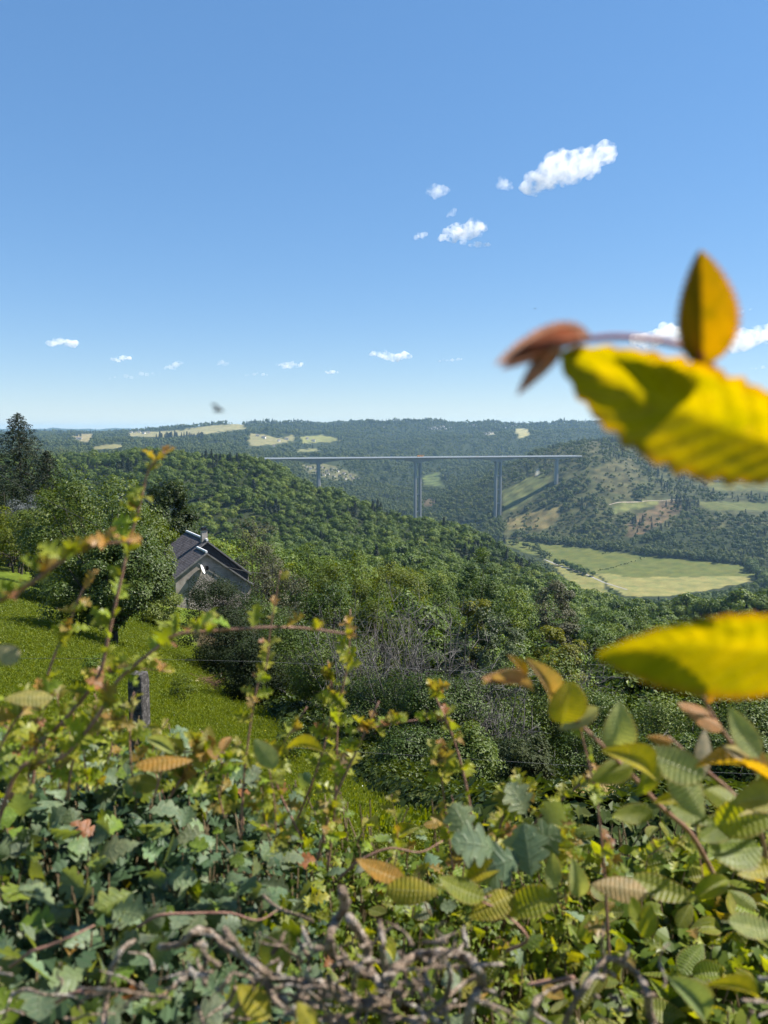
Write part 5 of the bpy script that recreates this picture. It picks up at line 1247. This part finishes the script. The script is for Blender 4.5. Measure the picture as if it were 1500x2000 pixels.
# hornbeam twigs at the right
t1, _ = tube_obj('hornbeam_twig', [P(1045,1300,.62), P(1090,1350,.62), (P(1120,1400,.62)), P(1165,1445,.63), P(1225,1505,.65), P(1290,1575,.7), P(1350,1630,.75), P(1400,1720,.85)], [.0012,.0013,.0015,.0017,.0019,.0022,.0026,.003], M['twig'], S5)
t2, _ = tube_obj('hornbeam_twig', [P(1305,1438,.66), P(1340,1470,.66), P(1385,1510,.68), P(1440,1560,.72), P(1490,1640,.8), P(1500,1740,.9)], [.0010,.0013,.0017,.002,.0024,.003], M['twig'], S5)
t3, _ = tube_obj('hornbeam_twig', [P(1370,1350,.6), P(1385,1385,.6), P(1420,1440,.62), P(1470,1500,.66), P(1540,1580,.75)], [.001,.0012,.0015,.002,.0025], M['twig'], S5)
for par, k, px, py, Y, Lp, ang, col, face, W_ in [
  (t1,'horn',985,1322,.62,95,185,(.38,.17,.07),.45,.6),(t1,'horn',992,1340,.62,100,172,PK,.5,.6),(t1,'horn',1052,1328,.62,105,118,(.34,.19,.08),.5,.85),(t1,'horn',1010,1300,.62,60,130,OR,.5,.6),
  (t1,'round',1106,1372,.60,88,84,YL,.85,1.15),(t1,'horn',1130,1405,.62,90,215,(.28,.27,.14),.5,.7),(t1,'horn',1206,1420,.63,100,84,PG,.85,1.2),(t1,'horn',1228,1490,.62,120,150,YL,.55,1.0),
  (t1,'horn',1195,1508,.64,90,200,GY,.5,.9),(t1,'horn',1262,1520,.64,80,240,GY,.5,.9),(t1,'horn',1310,1568,.68,85,165,YL,.5,.9),(t1,'horn',1350,1590,.7,90,-20,GR,.5,.9),(t1,'horn',1235,1590,.7,80,190,GY,.5,.9),
  (t2,'horn',1287,1444,.66,52,175,(.36,.15,.02),.6,.7),(t2,'horn',1312,1490,.64,125,160,PG,.7,.95),(t2,'horn',1345,1548,.65,110,-60,PG,.7,1.0),(t2,'horn',1375,1470,.66,90,80,(.42,.34,.26),.6,.8),(t2,'horn',1435,1508,.62,150,168,OR,.25,.8),
  (t2,'horn',1410,1560,.68,100,150,GY,.5,.9),(t2,'horn',1462,1600,.66,130,20,GY,.6,1.0),(t2,'horn',1430,1660,.7,160,170,(.15,.2,.02),.5,.9),(t2,'horn',1400,1620,.7,100,200,GR,.5,.9),(t2,'horn',1470,1690,.74,120,-10,YL,.5,.8),
  (t3,'horn',1382,1357,.6,34,80,(.30,.10,.05),.7,.9),(t3,'horn',1362,1352,.6,20,120,(.30,.10,.05),.7,.9),(t3,'horn',1368,1397,.6,100,150,(.42,.19,.08),.5,.85),(t3,'horn',1452,1430,.6,105,118,PG,.7,.85),(t3,'horn',1436,1472,.62,60,150,(.40,.34,.24),.7,1.0),
  (t3,'horn',1480,1560,.62,110,185,(.30,.29,.05),.6,1.1),(t3,'horn',1490,1595,.62,90,180,(.45,.38,.26),.5,.5),(t3,'horn',1500,1500,.62,100,150,GY,.6,1.0),(t3,'horn',1490,1520,.64,90,100,PG,.6,.9)]:
    pleaf(par, k, px, py, Y, Lp, ang, col, RS.normal()*.3, face, W_)
# further hornbeam leaves standing out of the hedge
for par, px, py, Y, Lp, ang, col, face, W_ in [
  (S3,742,1700,.85,105,160,OR,.35,.7),(S3,805,1740,.8,110,5,YL,.55,.8),(S2,594,1464,.85,80,178,YL,.4,.7),(S2,517,1472,.85,72,125,PG,.8,1.0),(S1,55,1363,.75,88,175,(.32,.28,.08),.45,.7),
  (S1,14,1276,.6,60,150,(.36,.32,.2),.7,1.1),(S2,312,1456,.85,66,155,PG,.5,.8),(S2,322,1488,.8,110,0,OR,.2,.7),(S4,1036,1768,.8,120,205,GY,.5,.9),(S4,1080,1700,.85,70,90,PG,.7,.9),
  (S4,1125,1715,.8,75,100,PG,.75,1.0),(S4,1210,1735,.75,110,175,(.40,.28,.14),.4,.8),(S5,1300,1737,.75,130,-10,(.2,.22,.02),.45,.7),(S5,1390,1735,.75,90,20,GY,.4,.9),(S3,540,1855,.68,90,60,(.15,.2,.04),.75,1.3),
  (S2,495,1955,.6,90,140,YL,.4,1.0),(S5,1345,1955,.55,130,-50,(.15,.22,.08),.6,.9),(S5,1475,1810,.7,110,-10,PG,.4,.8),(S5,1430,1935,.55,110,165,YL,.4,.6),(S4,900,1735,.8,100,160,GY,.4,.9),(S4,960,1770,.8,100,200,YL,.4,.9),
  (S4,620+330,1705,.85,90,20,YL,.4,.8),(S3,1000-400,1990,.55,80,120,YL,.4,.9),(S5,1265,1800,.7,70,80,GY,.6,1),(S5,1240,1775,.7,60,110,GY,.6,1)]:
    pleaf(par, 'horn', px, py, Y, Lp, ang, col, RS.normal()*.25, face, W_)
for par, px, py, Y, Lp, ang, col in [(S4,925,1650,.85,95,165,(.13,.19,.11)),(S4,1030,1660,.85,100,95,(.14,.20,.12)),(S4,970,1690,.85,100,200,(.13,.2,.12)),(S4,1060,1640,.88,80,30,(.12,.17,.08)),(S4,900,1600,.9,70,120,(.15,.2,.1)),(S4,1080,1590,.95,60,60,(.2,.24,.13)),(S4,1010,1560,.95,70,120,(.2,.24,.14))]:
    pleaf(par, 'oak', px, py, Y, Lp, ang, col, RS.normal()*.2, .6, 1.15, 'oak_leaf')

# gnarled pruned branches at the bottom
rg = np.random.default_rng(12)
gn = empty('gnarled_branch', tuple(P(700, 2050, .62)), 'tangle of gnarled pale pruned branches at the bottom centre of the hedge', 'branch')
gn2 = empty('gnarled_branch', tuple(P(1200, 2050, .62)), 'arched gnarled pale branch at the bottom right of the hedge', 'branch')
for par, pts, w0, w1, Y in [
  (gn,[(200,2030),(206,1960),(216,1900),(238,1855),(262,1838)],11,8,.62),(gn,[(310,1850),(350,1845),(380,1820),(412,1822),(440,1850),(480,1870),(520,1900),(560,1915),(600,1920),(645,1922),(700,1955),(760,1958)],9,13,.66),
  (gn,[(436,1812),(460,1845),(488,1888),(525,1930),(545,1962),(600,1982),(680,1999)],9,9,.64),(gn,[(668,1738),(674,1770),(655,1800),(645,1830),(652,1868),(700,1890),(726,1905)],15,11,.66),
  (gn,[(682,1792),(700,1818),(716,1845),(722,1890),(746,1935),(752,2010)],14,12,.65),(gn,[(750,1910),(780,1888),(815,1866),(860,1862),(900,1866),(926,1884),(940,1918),(922,1958),(908,2020)],14,14,.66),
  (gn,[(742,1800),(748,1850),(752,1910),(760,1960),(765,2040)],8,9,.64),(gn,[(640,1905),(655,1945),(690,1962),(740,1975),(790,1990),(830,2010)],9,9,.6),(gn,[(820,1995),(860,1960),(900,1925),(935,1905)],8,7,.64),
  (gn,[(515,1750),(545,1775),(590,1790),(612,1800)],5,5,.75),(gn,[(440,1990),(470,1960),(520,1940),(560,1965)],6,4,.6),(gn,[(700,1890),(690,1930),(700,1990),(690,2040)],9,8,.62),(gn,[(890,1870),(905,1840),(900,1815)],6,3,.66),
  (gn,[(600,1920),(590,1950),(612,1990)],7,5,.62),(gn,[(150,1930),(230,1935),(300,1945),(330,1950)],5,4,.6),(gn,[(860,1860),(880,1905),(870,1960),(880,2020)],8,7,.63),
  (gn2,[(1096,2020),(1118,1965),(1145,1925),(1180,1876),(1215,1880),(1245,1905),(1262,1935),(1268,1970),(1284,2030)],9,14,.62),(gn2,[(1180,1876),(1175,1840),(1182,1800)],6,3,.62),(gn2,[(1030,2010),(1045,1960),(1058,1945)],8,9,.6),(gn2,[(980,1970),(1010,1990),(1060,2010)],4,4,.6),
  (gn2,[(1050,1950),(1080,1930),(1130,1915)],4,4,.62)]:
    n = len(pts); W_ = [P(x, y, Y+.03*rg.normal()) for x, y in pts]
    tube_obj('branch_piece', W_, np.linspace(w0, w1*.9, n)*.62/F0*Y, M['gnarl'], par, 8, True, .35, rg)
rt = np.random.default_rng(33)
for i in range(84):
    x = rt.uniform(360, 960) if i < 44 else rt.uniform(0, 1500); y = rt.uniform(1840, 2010) if i < 44 else rt.uniform(1880, 2010); Y = .60+rt.uniform(-.02, .06); a = rt.uniform(0, 6.28); pts = [P(x, y, Y)]
    for k in range(rt.integers(2, 5)):
        a += rt.normal()*.75; l = rt.uniform(22, 55); x += math.cos(a)*l; y += math.sin(a)*l*.55; pts.append(P(x, y, Y+rt.normal()*.012))
    tube_obj('twig', pts, np.linspace(rt.uniform(.0010, .0021), .0006, len(pts)), M['gnarl'], gn if x < 980 else gn2, 5, True, .3, rt)
# spurs
for i in range(46):
    x, y = (rg.uniform(380, 930), rg.uniform(1840, 1990)) if i < 36 else (rg.uniform(1120, 1280), rg.uniform(1880, 1990))
    a = rg.uniform(0, 6.28); l = rg.uniform(15, 45); Y = .62+rg.normal()*.02
    tube_obj('spur', [P(x, y, Y), P(x+math.cos(a)*l*.6, y+math.sin(a)*l*.5-4, Y), P(x+math.cos(a)*l, y+math.sin(a)*l-10, Y+.01)], [.0022, .0018, .0009], M['gnarl'], gn if i < 36 else gn2, 5, True, .4, rg)
for pts, Y in (([(310,1782),(380,1780),(450,1784),(505,1790)], .8), ([(60,1860),(100,1850),(140,1825)], .7), ([(150,1930),(230,1935),(300,1945)], .62), ([(1120,1910),(1060,1925),(1030,1930)], .68), ([(1030,1830),(980,1780),(940,1760)], .8), ([(700,1690),(760,1665),(820,1660)],.95)):
    tube_obj('hedge_stem', [P(pts[0][0]-40, pts[0][1]+28, Y+.02)]+[P(x, y+RS.normal()*5, Y) for x, y in pts]+[P(pts[-1][0]+45, pts[-1][1]-18, Y+.02)], np.linspace(.0021, .0007, len(pts)+2), M['twig'], S2 if pts[0][0] < 580 else S4, 6)

# ------------------------------------------------------------------ big near hornbeam branch, out of focus
hb = empty('hornbeam_branch', tuple(P(1560, 860, .24)), 'near blurred branch tip with large sunlit yellow-green leaves at the right edge', 'branch')
stem, _ = tube_obj('stem', [P(x_, y_, d_*1.3) for x_, y_, d_ in ((1640,1010,.25),(1530,880,.235),(1462,805,.228),(1405,735,.224),(1375,700,.222),(1330,676,.22),(1265,663,.22),(1200,658,.22),(1140,664,.22),(1100,672,.22))], [.0024,.0020,.0017,.0015,.0014,.0013,.0012,.0012,.0011,.0010], M['redstem'], hb)
def big(name, outline_w, pts, Y, rows, cols, fold, curl, pleat, nrm, col, W_=1.0, npl=11):
    pass
M['bigleaf'] = bigleaf_mat('large_hornbeam_leaf', vein=.12, nv=11.0, transl=.72, tmix=0, rimk=.75)
def w_blunt(t): return 0 if t <= 0 or t >= 1 else .27*math.sin(math.pi*t**1.25)**.62+.022*(abs(math.sin(t*17*math.pi))-.5)+.008*math.sin(t*71)*min(1, 6*t*(1-t))
def w_upright(t): return w_horn(t, .27, .034, 17)
BL = [leaf_mesh('big_hornbeam_leaf', w_blunt, 96, 8, M['bigleaf'], .12, .25, .006, 11),
      leaf_mesh('big_hornbeam_leaf', w_upright, 110, 8, M['bigleaf'], .50, .10, .012, 12),
      leaf_mesh('big_hornbeam_leaf', lambda t: w_horn(t, .27, .016, 24), 96, 8, M['bigleaf'], .10, -.2, .006, 12)]
def big_leaf(me, p_base, p_tip, Yb, Yt, nrm, col, W_, parent):
    a = P(*p_base, Yb); b = P(*p_tip, Yt); d = b-a
    return place_leaf(me, 'hornbeam_leaf', tuple(a), d, nrm, d.length, col, parent, W_)
YB = (.28,.228,.014)
KB = 1.3
big_leaf(BL[1], (1372,714), (1368,488), .222*KB, .218*KB, -FW*1.0-RT*.22, (.20,.125,.016), 1.0, hb)
big_leaf(BL[0], (1650,905), (1100,700), .230*KB, .215*KB, Vector((-.42, -.82, -.28)), YB, .60, hb)
big_leaf(BL[2], (1620,1300), (1160,1262), .235*KB, .22*KB, Vector((-.30, -.80, -.45)), YB, .98, hb)
# folded brown bud leaves at the tip
for (a, b, w_, c) in (((1155,664),(966,712),.40,(.30,.19,.14)), ((1095,680),(1010,772),.42,(.30,.17,.11)), ((1140,662),(1005,680),.26,(.42,.28,.22)), ((1070,690),(980,722),.5,(.28,.16,.11))):
    big_leaf(BL[1], a, b, .22*KB, .218*KB, -FW+UP*.3, c, w_*1.4, hb)
# small leaf just outside on the right that throws a shadow on the big one
big_leaf(BL[0], (1470,700), (1330,590), .17, .215, Vector((.5, 0, .9)), (.30,.30,.02), .8, hb) if False else None
_sc = P(1300, 830, .218)+sdir*.035
place_leaf(BL[0], 'hornbeam_leaf', tuple(_sc+Vector((.020, .0, -.004))), Vector((-.9, .2, .15)), sdir, .034, (.3,.3,.02), hb, .9) if False else None

# ------------------------------------------------------------------ insect and distant bird
def insect():
    c = P(427, 801, .42); root = empty('insect', tuple(c), 'small dark flying insect, blurred, against the sky', 'insect')
    mb = MB(); mb.tube([(-.0028, 0, -.0004), (-.0014, 0, 0), (.0004, 0, .0002), (.0018, 0, 0), (.0028, 0, -.0003)], [.0003, .0010, .0012, .0008, .0004], 8); mb.obj('body', M['insect'], root, smooth=True)
    for s in (-1, 1):
        mb = MB(); V = [(0, 0, .0010), (-.0012, s*.0022, .0030), (-.0034, s*.0026, .0034), (-.0030, s*.0008, .0020)]
        V2 = [(a, b, c_+.00008) for a, b, c_ in V]; mb.add(V+V2, [(0,1,2,3),(7,6,5,4),(0,4,5,1),(1,5,6,2),(2,6,7,3),(3,7,4,0)]); mb.obj('wing', M['insect'], root)
    c = P(1045, 603, 260); root = empty('bird', tuple(c), 'tiny dark bird far off in the sky above the viaduct', 'bird')
    mb = MB(); mb.tube([(-.3, 0, 0), (-.1, 0, .02), (.1, 0, 0), (.32, 0, 0)], [.03, .09, .07, .03], 6); mb.obj('body', M['insect'], root, smooth=True)
    for s in (-1, 1):
        mb = MB(); mb.prism([(-.08, s*.05, .03), (.1, s*.05, .03), (.02, s*.55, .14), (-.06, s*.55, .14)], (0, 0, .02)); mb.obj('wing', M['insect'], root)
insect()

# ------------------------------------------------------------------ clouds
def clouds():
    m, n, o = newmat('cloud_vapour'); L = n.links.new
    tc = n.nodes.new('ShaderNodeTexCoord')
    pv = nd(n, 'ShaderNodeVolumeScatter'); pv.inputs['Color'].default_value = (1, 1, 1, 1); pv.inputs['Anisotropy'].default_value = .0
    oi = n.nodes.new('ShaderNodeObjectInfo'); se = n.nodes.new('ShaderNodeSeparateColor'); L(oi.outputs['Color'], se.inputs[0])
    ns = nd(n, 'ShaderNodeTexNoise', Scale=.014, Detail=5, Roughness=.58); ns.inputs['Lacunarity'].default_value = 2.2
    L(tc.outputs['Object'], ns.inputs['Vector'])
    mr = nd(n, 'ShaderNodeMapRange'); mr.inputs['From Min'].default_value = .44; mr.inputs['From Max'].default_value = .76; L(ns.outputs['Fac'], mr.inputs['Value'])
    mu = nd(n, 'ShaderNodeMath', operation='MULTIPLY'); L(mr.outputs[0], mu.inputs[0]); L(se.outputs[0], mu.inputs[1])
    L(mu.outputs[0], pv.inputs['Density']); L(pv.outputs[0], o.inputs['Volume'])
    try: m.cycles.homogeneous_volume = False
    except Exception: pass
    lst = [
     (1110,333,200,72,.030,52,'largest white cloud, high on the right',1,-22), (985,362,26,34,.012,7,'faint wisp just left of the largest cloud',2,20), (905,455,105,42,.03,18,'white cloud below and left of the largest one',3,-12), (930,478,60,20,.012,8,'thin veil under the white cloud left of the largest',19,8),
     (822,463,22,24,.014,6,'small puff at the left tip of the middle white cloud',4,0), (852,375,42,32,.010,9,'faint torn wisp above the middle white cloud',5,10), (884,417,26,16,.008,5,'tiny faint wisp above the middle white cloud',6,-30),
     (122,671,72,28,.030,14,'small white cloud at the far left',7,0),(236,703,50,17,.030,9,'small flat cloud second from the left',8,0),(340,715,42,20,.012,8,'faint hazy cloud patch in the left row',9,-20),(262,735,130,14,.006,10,'long faint streak of cloud low on the left',10,-5),
     (435,711,22,18,.008,5,'very faint little cloud above the left hills',11,0),(500,733,56,11,.014,8,'thin pair of cloudlets above the left hills',12,0),(566,714,62,20,.030,11,'small white cloud left of the middle',13,0),(648,728,30,13,.028,7,'tiny white cloud just right of the middle-left cloud',14,0),
     (762,696,96,28,.035,15,'flat white cloud low in the middle',15,3),(880,704,56,12,.013,8,'thin cloud right of the flat middle cloud',16,-4),(1290,660,120,56,.035,18,'white cloud behind the big leaf',17,-8),(1462,668,130,62,.035,20,'white cloud at the right edge behind the leaves',18,-10),(1490,720,60,10,.015,6,'thin streak of cloud at the right edge',20,0),(1452,608,50,10,.008,6,'faint streak above the cloud at the right edge',21,-15)]
    D = 6500.0
    for (cx, cyy, wp, hp, dens, nb, lab, sd, rot) in lst:
        r = np.random.default_rng(sd+200); c = P(cx, cyy, D); sx = wp/F0*D; sz = hp/F0*D; mb = MB(); cosr, sinr = math.cos(R(-rot)), math.sin(R(-rot)); 
        for i in range(nb):
            t = (i+.5)/nb*2-1; w_ = (1-t*t)**.5
            a = t*sx*.42; b = r.normal()*sz*.11*w_; rad = sz*(.155+.16*r.random())*(.45+.6*w_)
            x = a; z = b+abs(rad)*.3
            x, z = x*cosr-z*sinr*1.0, x*sinr+z*cosr
            y = r.normal()*sz*.3
            th = np.linspace(0, math.pi, 9); ph = np.arange(14)*2*math.pi/14; V = []
            for q in th:
                for f in ph:
                    dd = np.array((math.sin(q)*math.cos(f), math.sin(q)*math.sin(f), math.cos(q))); k = 1+.12*math.sin(dd[0]*7+sd+i)+.1*math.sin(dd[2]*9+i)
                    V.append(np.array((x, y, z))+dd*rad*k*np.array((1.35, 1.2, 1)))
            mb.add(V, [(u*14+v, (u+1)*14+v, (u+1)*14+(v+1) % 14, u*14+(v+1) % 14) for u in range(8) for v in range(14)])
        ob = mb.obj('cloud', m, None, tuple(c)); tag(ob, lab, 'cloud'); ob.color = (dens*.50*(88/max(hp, 12))**.75, 0, 0, 1)
        rm = ob.modifiers.new('join', 'REMESH'); rm.mode = 'VOXEL'; rm.voxel_size = max(3.0, sz/22); rm.use_smooth_shade = True
clouds()

# ------------------------------------------------------------------ haze
def haze():
    m, n, o = newmat('haze_air'); pv = n.nodes.new('ShaderNodeVolumePrincipled'); pv.inputs['Density'].default_value = .000052
    pv.inputs['Color'].default_value = (.45,.74,1,1); pv.inputs['Anisotropy'].default_value = .2
    n.links.new(pv.outputs[0], o.inputs['Volume'])
    mb = MB(); mb.box((0, 8000, -90), (56000, 16200+2000, 380)); ob = mb.obj('haze', m); ob['kind'] = 'stuff'
haze()
